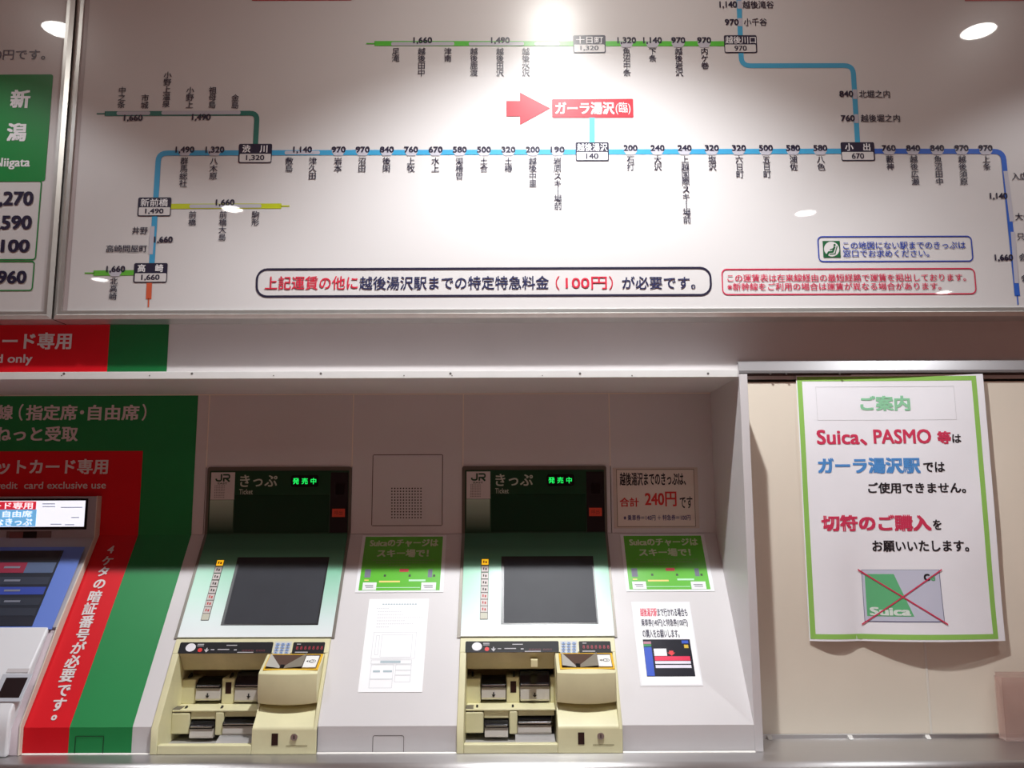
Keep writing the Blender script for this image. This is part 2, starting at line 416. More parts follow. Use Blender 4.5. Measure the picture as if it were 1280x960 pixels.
for x, t in ((495, '足滝'), (527.3, '越後田中'), (560, '津南'), (592.5, '越後鹿渡'), (625, '越後田沢'), (657.2, '越後水沢'), (783, '魚沼中条'), (815.5, '下条'), (848, '越後岩沢'), (880.2, '内ケ巻')):
    BOARD.column(T, t, x, 60, 9.9, 9.5, H4, .012)
for x, t in ((153.5, '中之条'), (182, '市城'), (210.3, '小野上温泉'), (238.4, '小野上'), (266.5, '祖母島'), (294.6, '金島')):
    BOARD.column(T, t, x, 137.2 - 9.5 * len(t), 10, 9.5, H4, .012)
for x, t in ((241.3, '前橋'), (279.5, '前橋大島'), (320, '駒形')): BOARD.column(T, t, x, 263.8, 9.9, 9.7, H4, .012)
BOARD.column(T, '北高崎', 143, 346.5, 10, 9.8, H4, .012)
for t, x0, x1, y in (('井野', 165.5, 185, 288.5), ('高崎問屋町', 133, 184, 311), ('北堀之内', 1073.5, 1112, 117.8), ('越後堀之内', 1075.5, 1124.5, 148), ('越後滝谷', 928, 967, 6.2), ('小千谷', 929.5, 958.5, 28),
                     ('入広瀬', 1264.5, 1294, 220.5), ('大白川', 1268.5, 1298, 271), ('只見', 1271, 1290, 296), ('会津塩沢', 1273.5, 1312, 321.5), ('会津横田', 1276, 1314, 347.5)):
    BOARD.text(T, t, x0, y - 4.7, x1, y + 4.7, H4, .012)
T.each('lettering', NAVY, main)
# interchange boxes
TW = MB()
for x0, x1, y0, y1, t, f_ in ((298.5, 340, 180, 204, '渋川', '1,320'), (172.5, 214, 247, 270.5, '新前橋', '1,490'), (167.5, 209.3, 329, 353.5, '高崎', '1,660'), (716.5, 757, 44.3, 66.5, '十日町', '1,320'),
                            (905, 946, 44.3, 66.5, '越後川口', '970'), (719.5, 761, 178, 201.5, '越後湯沢', '140'), (1051, 1093, 178, 201.3, '小出', '670')):
    m_ = (y0 + y1) / 2
    b = MB(); BOARD.rrect(b, x0, y0, x1, y1, 2, H3); o = b.build('station_box', NAVY, main)
    b = MB(); BOARD.rrect(b, x0 + 1.3, m_ + .6, x1 - 1.3, y1 - 1.2, 1.2, H4); b.build('fare_field', WHITE_BOARD, o)
    wt = (34 if len(t) > 2 else 30)
    if len(t) == 2:
        BOARD.char(TW, t[0], (x0 + x1) / 2 - 11, (y0 + m_) / 2 + .3, 10.5, H5, .03); BOARD.char(TW, t[1], (x0 + x1) / 2 + 11, (y0 + m_) / 2 + .3, 10.5, H5, .03)
    else:
        BOARD.text(TW, t, (x0 + x1) / 2 - wt / 2 - (len(t) - 3) * 2, y0 + 1.6, (x0 + x1) / 2 + wt / 2 + (len(t) - 3) * 2, m_ - .4, H5, .014)
    b = MB(); wf = 15.5 if len(f_) == 3 else 23
    BOARD.text(b, f_, (x0 + x1) / 2 - wf / 2, m_ + 2.2, (x0 + x1) / 2 + wf / 2, y1 - 2.4, H5, .03); b.each('fare_lettering', NAVY, o)
# red destination box and arrow
RED = ink((224, 44, 58))
b = MB(); BOARD.rrect(b, 690, 124, 791.5, 147, 1.5, H3); b.build('destination_box', RED, main)
b = MB(); BOARD.poly(b, [(633, 126.5), (650, 126.5), (650, 116), (687.5, 135.5), (650, 156), (650, 145.5), (633, 145.5)], H3); b.build('red_arrow', RED, main)
BOARD.text(TW, 'ガーラ湯沢', 694, 128, 768, 143.5, H5, .038); BOARD.text(TW, '(臨)', 769.5, 128, 788, 143.5, H5, .0)
TW.each('white_lettering', gloss_print('sign_white_ink', (235, 233, 235)), main)
# notice boxes
b = MB(); BOARD.ring(b, 320, 334.5, 889.5, 371, 14, 2.6, H3); b.build('notice_frame', NAVY, main)
b = MB(); BOARD.text(b, '越後湯沢駅までの特定特急料金', 449.5, 345.3, 686, 362, H4, .012); BOARD.text(b, 'が必要です。', 777.5, 345.5, 869, 361.5, H4, .012); b.each('notice_lettering', ink((44, 48, 84)), main)
b = MB(); BOARD.text(b, '上記運賃の他に', 331.5, 345.3, 447.5, 362.3, H4, .015); BOARD.text(b, '（', 694.5, 345, 699.5, 362.5, H4, .0); BOARD.text(b, '100円', 707, 346, 758.5, 361.5, H4, .012); BOARD.text(b, '）', 761, 345, 766, 362.5, H4, .0)
b.each('notice_lettering', ink((205, 42, 66)), main)
BL = ink((46, 70, 160)); RD = ink((200, 48, 80))
b = MB(); BOARD.ring(b, 1022, 295, 1215.5, 327.5, 6, 1.5, H3); b.build('notice_frame', BL, main)
b = MB(); BOARD.text(b, 'この地図にない駅までのきっぷは', 1053.5, 302, 1206.5, 311.5, H4, .012); BOARD.text(b, '窓口でお求めください。', 1053.5, 312.2, 1161, 321.5, H4, .012); b.each('notice_lettering', BL, main)
b = MB(); BOARD.ring(b, 902, 335.5, 1219.5, 368.5, 7, 1.5, H3); b.build('notice_frame', RD, main)
b = MB(); BOARD.text(b, 'この運賃表は在来線経由の最短経路で運賃を掲出しております。', 909, 342.5, 1207, 352, H4, .012); BOARD.text(b, '※新幹線をご利用の場合は運賃が異なる場合があります。', 909, 353.3, 1176, 362.8, H4, .012); b.each('notice_lettering', RD, main)
b = MB(); BOARD.rect(b, 1028.5, 301.3, 1050, 322, H3); o = b.build('seat_symbol', ink((28, 92, 56)), main)
b = MB(); BOARD.disc(b, 1039.3, 311.6, 9.6, 9.3, H4); b.build('symbol_disc', WHITE_BOARD, o)
b = MB(); BOARD.disc(b, 1042.8, 306.5, 1.5, 1.5, H5, 0, 10); BOARD.path(b, [(1043, 308.5), (1040.5, 315), (1035.5, 315.6), (1033.5, 319)], 2.4, H5); BOARD.path(b, [(1041.5, 311), (1037, 312.6)], 1.3, H5); BOARD.path(b, [(1046, 308), (1043.5, 317.5), (1037, 318.4)], 1.2, H5)
b.build('seated_figure', ink((28, 92, 56)), o)
b = MB(); BOARD.rect(b, 316, -40, 440, 1, H2); BOARD.rect(b, 1204, -40, 1330, 1.4, H2); b.each('title_band', ink((190, 60, 80)), main)

# left board prints
b = MB(); BOARD.text(b, '0円です。', -5, 62.5, 57, 75, H3, .01); b.each('lettering', ink((92, 88, 104)), left)
GB = ink((22, 132, 62)); gx = XF - .003
b = MB(); BOARD.rrect(b, -120, 93.5, 61.5, 227, 3, H2); b.build('green_header', GB, left)
b = MB()
for a, b_ in (((-120, 226), (49, 325.5)), ((-120, 326.5), (42.5, 364))):
    x0_, x1_, z0_, z1_ = *[BOARD.hit(q, (a[1] + b_[1]) / 2)[0] for q in (a[0], b_[0])], BOARD.hit(20, b_[1])[1], BOARD.hit(20, a[1])[1]
    q = BOARD.rr(a[0], a[1], b_[0], b_[1], 4); p = BOARD.rr(a[0] + 1.4, a[1] + 1.4, b_[0] - 1.4, b_[1] - 1.4, 3); n = len(q)
    b.add([BOARD.pt(*z, H3) for z in q + p], [(i, (i + 1) % n, n + (i + 1) % n, n + i) for i in range(n)])
b.each('table_border', GB, left)
b = MB(); BOARD.char(b, '新', 26, 124, 25, H4, .045); BOARD.char(b, '潟', 21.5, 165.5, 25, H4, .045); BOARD.text(b, 'Niigata', -7, 197.5, 38, 212, H4, .03); b.build('white_lettering', MATS['sign_white_ink'], left)
b = MB()
for t, x0, x1, y in ((',270', -1, 42, 247.5), (',590', -4, 40, 277.5), ('100', 1.5, 37.5, 307.5), ('960', -3, 33.5, 346.5)):
    BOARD.text(b, t, x0, y - 8, x1, y + (12 if ',' in t else 8), H4, .04)
b.each('fare_lettering', ink((36, 34, 60)), left)

# ================================================================== CONSOLE
con = thing('ticket_console', 'pale enamelled recessed console housing the ticket machines', 'console', (0, 2.7, ZC))
# canopy: soffit slab
MB().box(XL + .001, XP0, D_TRIM + .004, D_BACK + .02, ZSOF, ZSOF + .011).build('canopy', CONSOLE, con)
zt = zat(463, D_TRIM)
o = MB().box(XL + .001, xat(922, 467, D_TRIM), D_TRIM - .001, D_TRIM + .004, ZSOF - .0005, zt).build('trim_strip', TRIM, con, bevel=.0008)
for px, r_ in [(80, 1.9), (240, 1.9), (401, 1.9), (563, 1.9), (725, 1.9), (885, 1.9), (187, 1.1), (77, 1.0), (342, 1.0), (505, 1.1), (565, .9), (678, .9), (790, 1.1)]:
    b = MB(); Plane((0, D_TRIM - .001, CAMZ), X3, Z3).disc(b, px, 467 if r_ > 1.5 else 469.5, r_ * .8, r_ * .8, .0006, .0012, 10); b.build('screw', mat('screw_grey', (120, 116, 114), rough=.4, metal=.5), o)
# end panel
y0p = D_TRIM - .002
MB().box(XP0, XP1, y0p, D_BACK + .02, ZC + .0008, ZSOF + .008).build('end_panel', CONSOLE, con, bevel=.001)
# vertical back panels with seams
seam = [XL + .002] + [xat(p, 540, D_BACK) for p in (260, 441, 579, 762, 893.5)]
SEAM = mat('seam_beige', (246, 234, 220), rough=.6)
for i in range(len(seam) - 1):
    g = .0012
    MB().box(seam[i] + g, seam[i + 1] - (g if i < 4 else -.0), D_BACK, D_BACK + .02, ZA + .001, ZSOF - .0005).build('back_panel', CONSOLE, con)
MB().box(seam[5] - .0, XP0 - .0003, D_BACK - .0004, D_BACK + .02, ZA + .001, ZSOF - .0005).build('back_panel', CONSOLE, con)
b = MB()
for s_ in seam[1:]: b.mark(); b.box(s_ - .0015, s_ + .0015, D_BACK - .0013, D_BACK + .002, zat(583, D_BACK), ZSOF - .001)
b.mark(); b.box(XL + .002, XP0 - .0004, D_BACK - .002, D_BACK - .0006, ZSOF - .004, ZSOF - .0006)
b.each('seam_strip', SEAM, con)
# sloping front + kick face as one bent sheet (between the machines the sheet shows)
sheet = [(D_BACK, ZA), (D_TRIM, ZB), (D_TRIM, ZC + .0005), (D_TRIM + .015, ZC + .0005), (D_TRIM + .015, ZB + .003), (D_BACK + .02, ZA + .0)]
CXE = xat(119.5, 640, D_BACK - .03) + .005
MX0, MX1 = xat(571, 925, D_TRIM), xat(778, 925, D_TRIM)
MDX = xat(439, 625, D_BACK) - xat(758.5, 625, D_BACK)
def slp(v): return (D_BACK + SLN.y * v, ZA + SLN.z * v)
vcut = SL.hit(640, 800.5)[1]
for a, b_, full in ((XL + .002, MX0 + MDX - .0004, 1), (MX0 + MDX - .0004, MX1 + MDX + .0004, 0), (MX1 + MDX + .0004, MX0 - .0004, 1), (MX0 - .0004, MX1 + .0004, 0), (MX1 + .0004, XP0 - .0003, 1)):
    if full: MB().prism(sheet, a, b_).build('sloping_front', CONSOLE, con)
    else:
        p_ = slp(vcut); MB().prism([(D_BACK, ZA), p_, (p_[0] + .015, p_[1]), (D_BACK + .02, ZA)], a, b_).build('sloping_front', CONSOLE, con)
# access hatch on kick face
KF = Plane((0, D_TRIM, CAMZ), X3, Z3)
hat = MAT_H = mat('hatch_line', (120, 112, 112), rough=.6)
b = MB(); KF.ring(b, 465.5, 919, 505, 943, 3, .9, .0004); b.build('access_hatch', hat, con)
# speaker panel
b = MB(); BACK.rect(b, 466, 569, 552.5, 656.5, .0016, .0014); sp_ = b.build('speaker_panel', CONSOLE, con)
b = MB(); BACK.ring(b, 465, 568, 553.5, 657.5, 2, 1.0, .0004); b.build('panel_gap', mat('gap_brown', (88, 70, 66)), con)
b = MB()
for i in range(11):
    for j in range(11): BACK.disc(b, 490 + i * 3.62, 610.5 + j * 3.65, .95, .95, .0021, 0, 8)
o = b.build('speaker_hole', BLACK, sp_); o['kind'] = 'stuff'

# ---- green / red film on the console
film = thing('console_graphic', 'green and red film with white lettering beside the card machine', 'sign', (xat(150, 600, D_BACK), D_BACK, zat(600, D_BACK)))
gxr = xat(247.5, 500, D_BACK); rxr = xat(179, 563, D_BACK)
vbot = SL.hit(640, 906.5)[1]
def bent(xa, xb, h, m, name, ztop):
    y1, z1 = D_BACK - h, ztop
    n = SL.n
    p = [(D_BACK - h, ztop), (D_BACK - h, ZA - h * .3)]
    yk, zk = D_TRIM - h, ZB - h * .3
    MB().prism([(D_BACK - h, ztop), (D_BACK - h, ZA - h * .5), (D_TRIM - h, ZB - h * .5 + .0004), (D_TRIM - h, ZC + .001), (D_TRIM - .0002, ZC + .001), (D_TRIM - .0002, ZB), (D_BACK - .0002, ZA), (D_BACK - .0002, ztop)], xa, xb).build(name, m, film)
bent(rxr - .0, gxr, .0016, FILM_G, 'green_field', ZSOF - .0045)
b = MB().box(XL + .003, rxr, D_BACK - .0016, D_BACK - .0002, zat(562, D_BACK), ZSOF - .0045); b.build('green_field', FILM_G, film)
bent(XL + .003, rxr, .0018, FILM_R, 'red_field', zat(562, D_BACK))
FW = MATS['film_white']
b = MB(); BACK.text(b, '線', -3, 506, 17, 525, .0026, .035); BACK.text(b, '（', 24, 505, 29.5, 526, .0026, .02); BACK.text(b, '指定席', 33, 506, 97, 525.5, .0026, .035); BACK.disc(b, 103, 515.5, 2.6, 2.6, .0026); BACK.text(b, '自由席', 110.5, 506, 174.5, 525.5, .0026, .035); BACK.text(b, '）', 178, 505, 183.5, 526, .0026, .02); BACK.text(b, 'えきねっと受取', -46, 533, 98, 552, .0026, .035)
BACK.text(b, 'クレジットカード専用', -64, 574, 135.5, 593, .0026, .035); BACK.text(b, 'Credit  card exclusive use', -14, 602, 133, 611, .0026, .015)
b.each('lettering', FW, film)
b = MB()
for ch_, x, y, s_ in (('4', 139, 687.5, 15), ('ケ', 135, 701.5, 14.5), ('タ', 130, 715, 15), ('の', 125, 730, 16), ('暗', 119, 746, 17), ('証', 113, 761.5, 17.5), ('番', 108.7, 777.5, 17.5), ('号', 103.8, 794, 17.5), ('が', 98, 810.5, 17.5),
                      ('必', 91.5, 827.5, 18), ('要', 85, 844.5, 18.5), ('で', 80, 863, 18), ('す', 74, 881, 18.5), ('。', 76, 892, 19)):
    SL.char(b, ch_, x, y, s_, .0032, .035)
b.each('vertical_lettering', FW, film)
b = MB(); KF.ring(b, 94, 919.5, 130, 945, 1, .9, .003); b.each('hatch_outline', mat('hatch_dark', (20, 60, 34)), film)

# ================================================================== COUNTER
cnt = thing('steel_counter', 'brushed stainless steel counter shelf running below the machines', 'counter', (0, 2.5, ZC - .06))
yb = 2.40
RN = .02
prof = [(D_WALL - .0005, ZC), (yb + RN, ZC)]
for i in range(1, 13):
    t = math.radians(90 + 7.5 * i); prof.append((yb + RN + RN * math.cos(t), ZC - RN + RN * math.sin(t)))
prof += [(yb, ZC - .045), (D_WALL - .0005, ZC - .045)]
prof[-1] = (D_WALL - .0005, ZC - .045)
o = MB().prism(prof, XL + .002, XR - .002).build('countertop', STEEL, cnt)
for p in o.data.polygons: p.use_smooth = len(p.vertices) == 4
o.modifiers.new('split', 'EDGE_SPLIT').split_angle = math.radians(40)
MB().box(XL + .002, XR - .002, yb + .03, D_WALL - .001, .0, ZC - .045).build('base_cabinet', mat('cabinet_brown', (120, 92, 74), rough=.5), cnt)
MB().prism([(D_WALL - .0006, ZC), (D_WALL - .008, ZC), (D_WALL - .005, ZC + .010), (D_WALL - .0006, ZC + .012)], XP1 + .001, XR - .002).build('upstand', STEEL, cnt)
for px in (962, 1063, 1160):
    b = MB(); x_ = xat(px, 926, D_WALL - .012)
    b.prism([(D_WALL - .009, ZC + .0005), (D_WALL - .024, ZC + .0005), (D_WALL - .020, ZC + .005), (D_WALL - .009, ZC + .011)], x_ - .007, x_ + .007); b.build('clip', mat('clear_clip', (216, 214, 210), rough=.15), cnt, bevel=.0015)

zc_ = MB()
for a, b_ in ((CXE, MX0 + MDX), (MX1 + MDX, MX0), (MX1, XP0)): zc_.mark(); zc_.prism([(D_TRIM - .0022, ZC + .0004), (D_TRIM - .006, ZC + .0004), (D_TRIM - .0022, ZC + .004)], a, b_)
zc_.each('sealant_bead', mat('sealant_white', (232, 228, 222), rough=.4), cnt)

# ================================================================== TICKET MACHINES
def gradient_green():
    m = bpy.data.materials.new('green_fade_print'); m.use_nodes = True; nt = m.node_tree; bs = nt.nodes['Principled BSDF']
    tc = nt.nodes.new('ShaderNodeTexCoord'); sx = nt.nodes.new('ShaderNodeSeparateXYZ'); mr = nt.nodes.new('ShaderNodeMapRange')
    z1 = ZA - ZC; z0 = SL.P(640, 797).z - ZC
    mr.inputs['From Min'].default_value = z1; mr.inputs['From Max'].default_value = z0
    rp = nt.nodes.new('ShaderNodeValToRGB'); e = rp.color_ramp.elements
    e[0].position = 0; e[0].color = (*lin((28, 92, 60)), 1); e[1].position = 1; e[1].color = (*lin((232, 236, 238)), 1)
    for p, c in ((.14, (50, 112, 82)), (.26, (92, 166, 130)), (.34, (132, 200, 166)), (.6, (176, 218, 200)), (.82, (214, 230, 228))):
        q = e.new(p); q.color = (*lin(c), 1)
    nt.links.new(tc.outputs['Object'], sx.inputs[0]); nt.links.new(sx.outputs['Z'], mr.inputs['Value']); nt.links.new(mr.outputs[0], rp.inputs[0]); nt.links.new(rp.outputs[0], bs.inputs['Base Color'])
    bs.inputs['Roughness'].default_value = .3
    return m
GRAD = gradient_green()
DKG = mat('machine_dark_green', (20, 66, 42), rough=.3); DKG2 = mat('machine_inner_green', (16, 58, 40), rough=.22)
XM = xat(667, 640, D_BACK)
def machine():
    t = thing('ticket_machine', 'ticket machine nearer the middle, with small cream tab over the bill slot', 'ticket machine', (XM, 2.7, ZC), 'ticket machines in the console')
    # rim
    b = MB(); BACK.rrect(b, 577.5, 582.5, 758.5, 667.5, 3, .004, .0035); u0_, u1_ = BACK.hit(577.5, 625)[0], BACK.hit(758.5, 625)[0]
    vb = SL.hit(640, 797.5)[1]
    SL.uvrect(b, u0_, u1_, vb, 0.0, .004, .0035); b.build('rim', GREYM, t)
    u0_ += .0105; u1_ -= .0085
    # upper face
    b = MB(); z0_, z1_ = -.0, BACK.hit(640, 587.5)[1]; za_ = ZA - CAMZ
    BACK.uvrect(b, u0_, u1_, za_ - .0005, z1_, .008, .0045); up = b.build('upper_face', DKG, t, bevel=.001)
    b = MB(); BACK.rect(b, 583.3, 589.5, 613, 623.5, .0088, .0007); lp = b.build('logo_plate', mat('plate_white', (214, 206, 204), rough=.4), up)
    b = MB(); BACK.path(b, [(596.3, 591.6), (596.3, 600), (590.2, 600), (589.6, 597.2)], 2.0, .0096, 2.2)
    BACK.path(b, [(598.2, 592.5), (606.3, 592.5), (606.3, 597), (598.8, 597)], 1.9, .0096, 2.0); BACK.path(b, [(599.3, 596.2), (599.3, 601)], 2.0, .0096); BACK.path(b, [(602.3, 597), (606.6, 601)], 2.2, .00965); BACK.text(b, 'EAST', 592, 602.2, 604, 604.4, .0096, .02); b.build('logo', mat('logo_green', (24, 72, 48)), up)
    b = MB()
    for i in range(7):
        for j in range(8): BACK.disc(b, 588.8 + i * 1.9, 606 + j * 2.1, .55, .55, .0094, 0, 6)
    o = b.build('speaker_hole', mat('hole_brown', (70, 52, 50)), up); o['kind'] = 'stuff'
    # fading block under the logo
    m2 = bpy.data.materials.get('fade_block')
    if not m2:
        m2 = bpy.data.materials.new('fade_block'); m2.use_nodes = True; nt = m2.node_tree; bs = nt.nodes['Principled BSDF']; tc = nt.nodes.new('ShaderNodeTexCoord'); sx = nt.nodes.new('ShaderNodeSeparateXYZ'); mr = nt.nodes.new('ShaderNodeMapRange')
        mr.inputs['From Min'].default_value = zat(624, D_BACK) - ZC; mr.inputs['From Max'].default_value = zat(663, D_BACK) - ZC
        rp = nt.nodes.new('ShaderNodeValToRGB'); e = rp.color_ramp.elements; e[0].color = (*lin((176, 196, 176)), 1); e[1].color = (*lin((22, 66, 44)), 1)
        nt.links.new(tc.outputs['Object'], sx.inputs[0]); nt.links.new(sx.outputs['Z'], mr.inputs['Value']); nt.links.new(mr.outputs[0], rp.inputs[0]); nt.links.new(rp.outputs[0], bs.inputs['Base Color'])
    b = MB(); BACK.rect(b, 583, 624, 612.5, 664, .0086, .0005); b.build('fade_block', m2, up)
    b = MB(); BACK.text(b, 'きっぷ', 619.5, 592.5, 666, 607.5, .0088, .02); BACK.text(b, 'Ticket', 619, 610.3, 636, 616.8, .0088, .01); b.each('lettering', mat('lettering_pale', (196, 200, 186)), up)
    b = MB(); BACK.rrect(b, 683, 593, 717.5, 607.5, 3, .0088, .0007); led = b.build('status_display', BLACKG, up)
    b = MB()
    for i, c in enumerate('発売中'): BACK.char(b, c, 689.3 + i * 10.9, 600.3, 8.2, .0095, .02)
    b.each('lit_characters', mat('led_green', (30, 240, 100), emit=1.0), up)
    b = MB(); BACK.rrect(b, 614, 617.5, 732, 664.5, 1, .0084, .0003); b.build('inner_window', DKG2, up)
    b = MB(); BACK.rect(b, 733, 589.5, 755, 664.5, .0086, .0005); b.build('sensor_column', mat('column_dark', (34, 30, 34), rough=.25), up)
    b = MB(); BACK.rrect(b, 739, 603, 750, 617.5, 2, .0094, .0007); b.build('sensor', BLACKG, up)
    b = MB(); BACK.rect(b, 736, 634.8, 752, 645, .0096, .0009); b.build('call_sign', mat('sign_orange', (226, 84, 62), rough=.4), up)
    b = MB(); BACK.text(b, '呼出', 739, 637, 749, 642.6, .0101, 0); b.each('lettering', mat('sign_orange_dark', (150, 50, 40)), up)
    # sloping face
    b = MB(); SL.uvrect(b, u0_, u1_, vb + .002, 0.003, .008, .0045); lo = b.build('sloping_face', GRAD, t, bevel=.001)
    b = MB(); SL.rect(b, 626.5, 697, 744.5, 781.8, .0088, .0008); sc = b.build('screen_bezel', mat('bezel_black', (18, 18, 20), rough=.3), t)
    b = MB(); a_, b2, c_, d_ = SL.box4(628.5, 699, 743.5, 780.5); SL.uvrect(b, a_ + .004, b2 - .002, c_ + .001, d_ - .003, .0093, .0004); b.build('touch_screen', SCREEN, sc)
    xi = SL.hit(605.7, 738)[0]
    for i in range(9):
        y = 704.3 + i * 8.6 - (0.05 * i * i * .5); v_ = SL.hit(606, y)[1]; hw, hh = .0125, .0118
        b = MB(); SL.uvrect(b, xi - hw, xi + hw, v_ - hh, v_ + hh, .0092, .0012); ic = b.build('indicator', mat('ind_rim', (70, 56, 50)), t)
        b = MB(); SL.uvrect(b, xi - hw + .0014, xi + hw - .0014, v_ - hh + .0014, v_ + hh - .0014, .0096, .0003)
        b.build('indicator_face', mat('ind_lit', (255, 190, 30), emit=.8) if i == 0 else mat('ind_face', (206, 198, 194)) if i < 8 else mat('ind_blank', (200, 198, 180)), ic)
        if i < 8:
            b = MB(); SL.uvrect(b, xi - .006, xi - .002, v_ - .004, v_ + .005, .0100); SL.uvrect(b, xi + .001, xi + .006, v_ - .005, v_ + .003, .0100)
            b.build('glyph_mark', mat('mark_red', (190, 60, 60)) if i in (5, 6, 7) else mat('mark_dark', (60, 40, 40)), ic)
    # ------------- cream cash unit
    UX0, UX1 = xat(571, 925, D_TRIM), xat(778, 925, D_TRIM)
    XD = xat(765.5 - 0, 860, 2.56) - 0                          # divider = left edge of the card unit
    XD = xat(695.5, 860, 2.54)
    vt = SL.hit(640, 799.2)[1]
    yt, zt_ = sl(vt)
    h = .010                                                    # unit stands this proud of the sheet
    def off(p, q): return (p[0] + SL.n.y * q, p[1] + SL.n.z * q)
    v1 = SL.hit(640, 817)[1]
    ym, zm = sl(v1)
    T0, T1 = off((yt, zt_), h), off((ym, zm), h)
    K0 = (D_TRIM - .010, ZB - .002); K1 = (D_TRIM - .010, ZC + .0005)
    in_ = lambda p: (p[0] + .02, p[1])
    # header across the top
    MB().prism([T0, T1, (ym + .02, zm - .001), (yt + .03, zt_)], UX0, UX1).build('header', CREAM, t, bevel=.0015)
    # left cheek and bottom lip and divider wall (bay shell)
    BY = 2.80
    cheek = [T1, K0, K1, (BY, ZC + .0005), (BY, zm)]
    MB().prism([T1, K0, K1, (D_TRIM + .02, ZC + .0005), (BY, ZC + .0005), (BY, zm)], UX0, UX0 + .020).build('side_cheek', CREAM, t, bevel=.002)
    zl = zat(929, D_TRIM)
    MB().box(UX0 + .020, XD, D_TRIM - .010, D_TRIM + .012, ZC + .0005, zl).build('front_lip', CREAM, t, bevel=.003)
    # bay back wall, hood and tray
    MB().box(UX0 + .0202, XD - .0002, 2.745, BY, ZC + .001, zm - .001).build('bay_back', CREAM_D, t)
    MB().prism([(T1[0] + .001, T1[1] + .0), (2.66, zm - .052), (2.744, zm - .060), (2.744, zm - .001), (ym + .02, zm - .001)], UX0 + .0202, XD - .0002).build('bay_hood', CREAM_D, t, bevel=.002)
    MB().box(UX0 + .0204, XD - .0004, D_TRIM + .0125, 2.744, ZC + .001, ZC + .010).build('coin_tray', mat('tray_steel', (205, 202, 198), rough=.5, metal=.55), t)
    R1 = 2.655; R2 = 2.585
    def fx(px, py, y): return xat(px, py, y)
    def block(x0, x1, yt_, yb_, y, name='guide_block', m=CREAM, bev=.004, back=2.744):
        za, zb_ = zat(yt_, y), zat(yb_, y)
        return MB().box(fx(x0, (yt_ + yb_) / 2, y), fx(x1, (yt_ + yb_) / 2, y), y, back, zb_, za).build(name, m, t, bevel=bev)
    # upper row shelf
    zs1 = zat(878.5, R1); zs0 = zat(886, R2)
    MB().prism([(R1 - .004, zs1), (R2 + .0, zs0), (R2, zs0 - .006), (2.744, zs0 - .01), (2.744, zs1)], UX0 + .0206, XD - .0006).build('middle_shelf', CREAM, t, bevel=.002)
    block(581.7, 600.8, 848, 879, R1); b1 = block(633, 649.5, 846.5, 879, R1); block(687.5, 694.5, 846.5, 879, R1)
    b = MB(); pl = Plane((0, R1, CAMZ), X3, Z3); pl.rect(b, 638, 851.5, 645.3, 865.8, .0006, .0005); b.build('sensor_window', mat('window_dark', (44, 26, 24), rough=.2), b1)
    for px in (590.5, 642.5):
        b = MB(); z_ = zat(846.8, R1); x_ = fx(px, 846, R1); b.prism([(R1 + .005, z_ + .002), (R1 + .03, z_ + .012), (R1 + .03, z_ + .0005), (R1 + .005, z_ + .0005)], x_ - .003, x_ + .003); b.build('arrow_peg', BLACK, t)
    # coin slot (upper left)
    def slot(x0, x1, ytop, ymid, ybot, y, name, arrow=True):
        xa, xb_ = fx(x0, ymid, y), fx(x1, ymid, y); zt1, zm1, zb1_ = zat(ytop, y), zat(ymid, y), zat(ybot, y)
        o_ = MB().prism([(y + .018, zt1), (y - .006, zm1 + .008), (y - .008, zm1), (y + .06, zm1), (y + .06, zt1)], xa, xb_).build(name, BLACKG, t, bevel=.0015)
        if True:
            MB().prism([(y - .003, zm1 - .0004), (y - .008, zb1_ + .006), (y - .004, zb1_), (y + .04, zb1_), (y + .04, zm1 - .0004)], xa + .001, xb_ - .001).build('slot_apron', SILVERP, o_, bevel=.001)
            b_ = MB(); pq = Plane((0, y - .0095, CAMZ), X3, Z3); xm = (x0 + x1) / 2
            pq.poly(b_, [(xm - 2.6, (ymid + ybot) / 2 + 2), (xm + 2.6, (ymid + ybot) / 2 + 2), (xm, (ymid + ybot) / 2 + 5.2)], 0); pq.rect(b_, xm - .8, (ymid + ybot) / 2 - 1, xm + .8, (ymid + ybot) / 2 + 2, 0)
            if arrow: b_.build('arrow_mark', BLACK, o_)
        b_ = MB(); b_.box(xa + .004, xb_ - .004, y - .0085, y - .004, zm1 + .004, zm1 + .0065); b_.build('slot_edge', CHROME, o_)
        return o_
    slot(601.5, 632.5, 848.5, 858.5, 874, R1, 'ticket_slot')
    slot(650, 687, 840, 857.5, 876, R1, 'bill_slot')
    # lower row
    block(581.5, 604.5, 890, 916.5, R2); block(636.5, 647, 889, 918, R2); block(604.8, 636.2, 886.5, 898, R2 + .006, 'slot_brow', CREAM, .003); block(647.2, 693, 886.5, 895, R2 + .006, 'slot_brow', CREAM, .003)
    for px in (596, 641):
        x_ = fx(px, 888, R2); z_ = zat(888, R2); b = MB(); b.prism([(R2 + .006, z_ + .001), (R2 + .03, z_ + .010), (R2 + .03, z_), (R2 + .006, z_)], x_ - .003, x_ + .003); b.build('arrow_peg', BLACK, t)
    b = MB(); b.box(fx(582.3, 888, R2), fx(591.5, 888, R2), R2 + .002, R2 + .04, zat(890, R2), zat(886.8, R2) + .004); b.build('coin_chute', GREYM, t)
    slot(605.5, 635.5, 897.5, 909, 921, R2, 'ticket_outlet', False)
    slot(646.8, 689.5, 895.5, 905.5, 917, R2, 'change_outlet', False)
    # clear bill guide hanging over the tray
    b = MB(); b.prism([(R2 - .004, zat(917, R2)), (R2 - .055, ZC + .016), (R2 - .055, ZC + .012), (R2, zat(917, R2) - .004)], fx(644, 918, R2), fx(693, 918, R2)); b.build('clear_guide', CLEARM, t, bevel=.001)
    # ------------- card unit
    CX0, CX1 = XD, UX1
    zbx = zat(839.5, 2.535)
    YB = 2.528
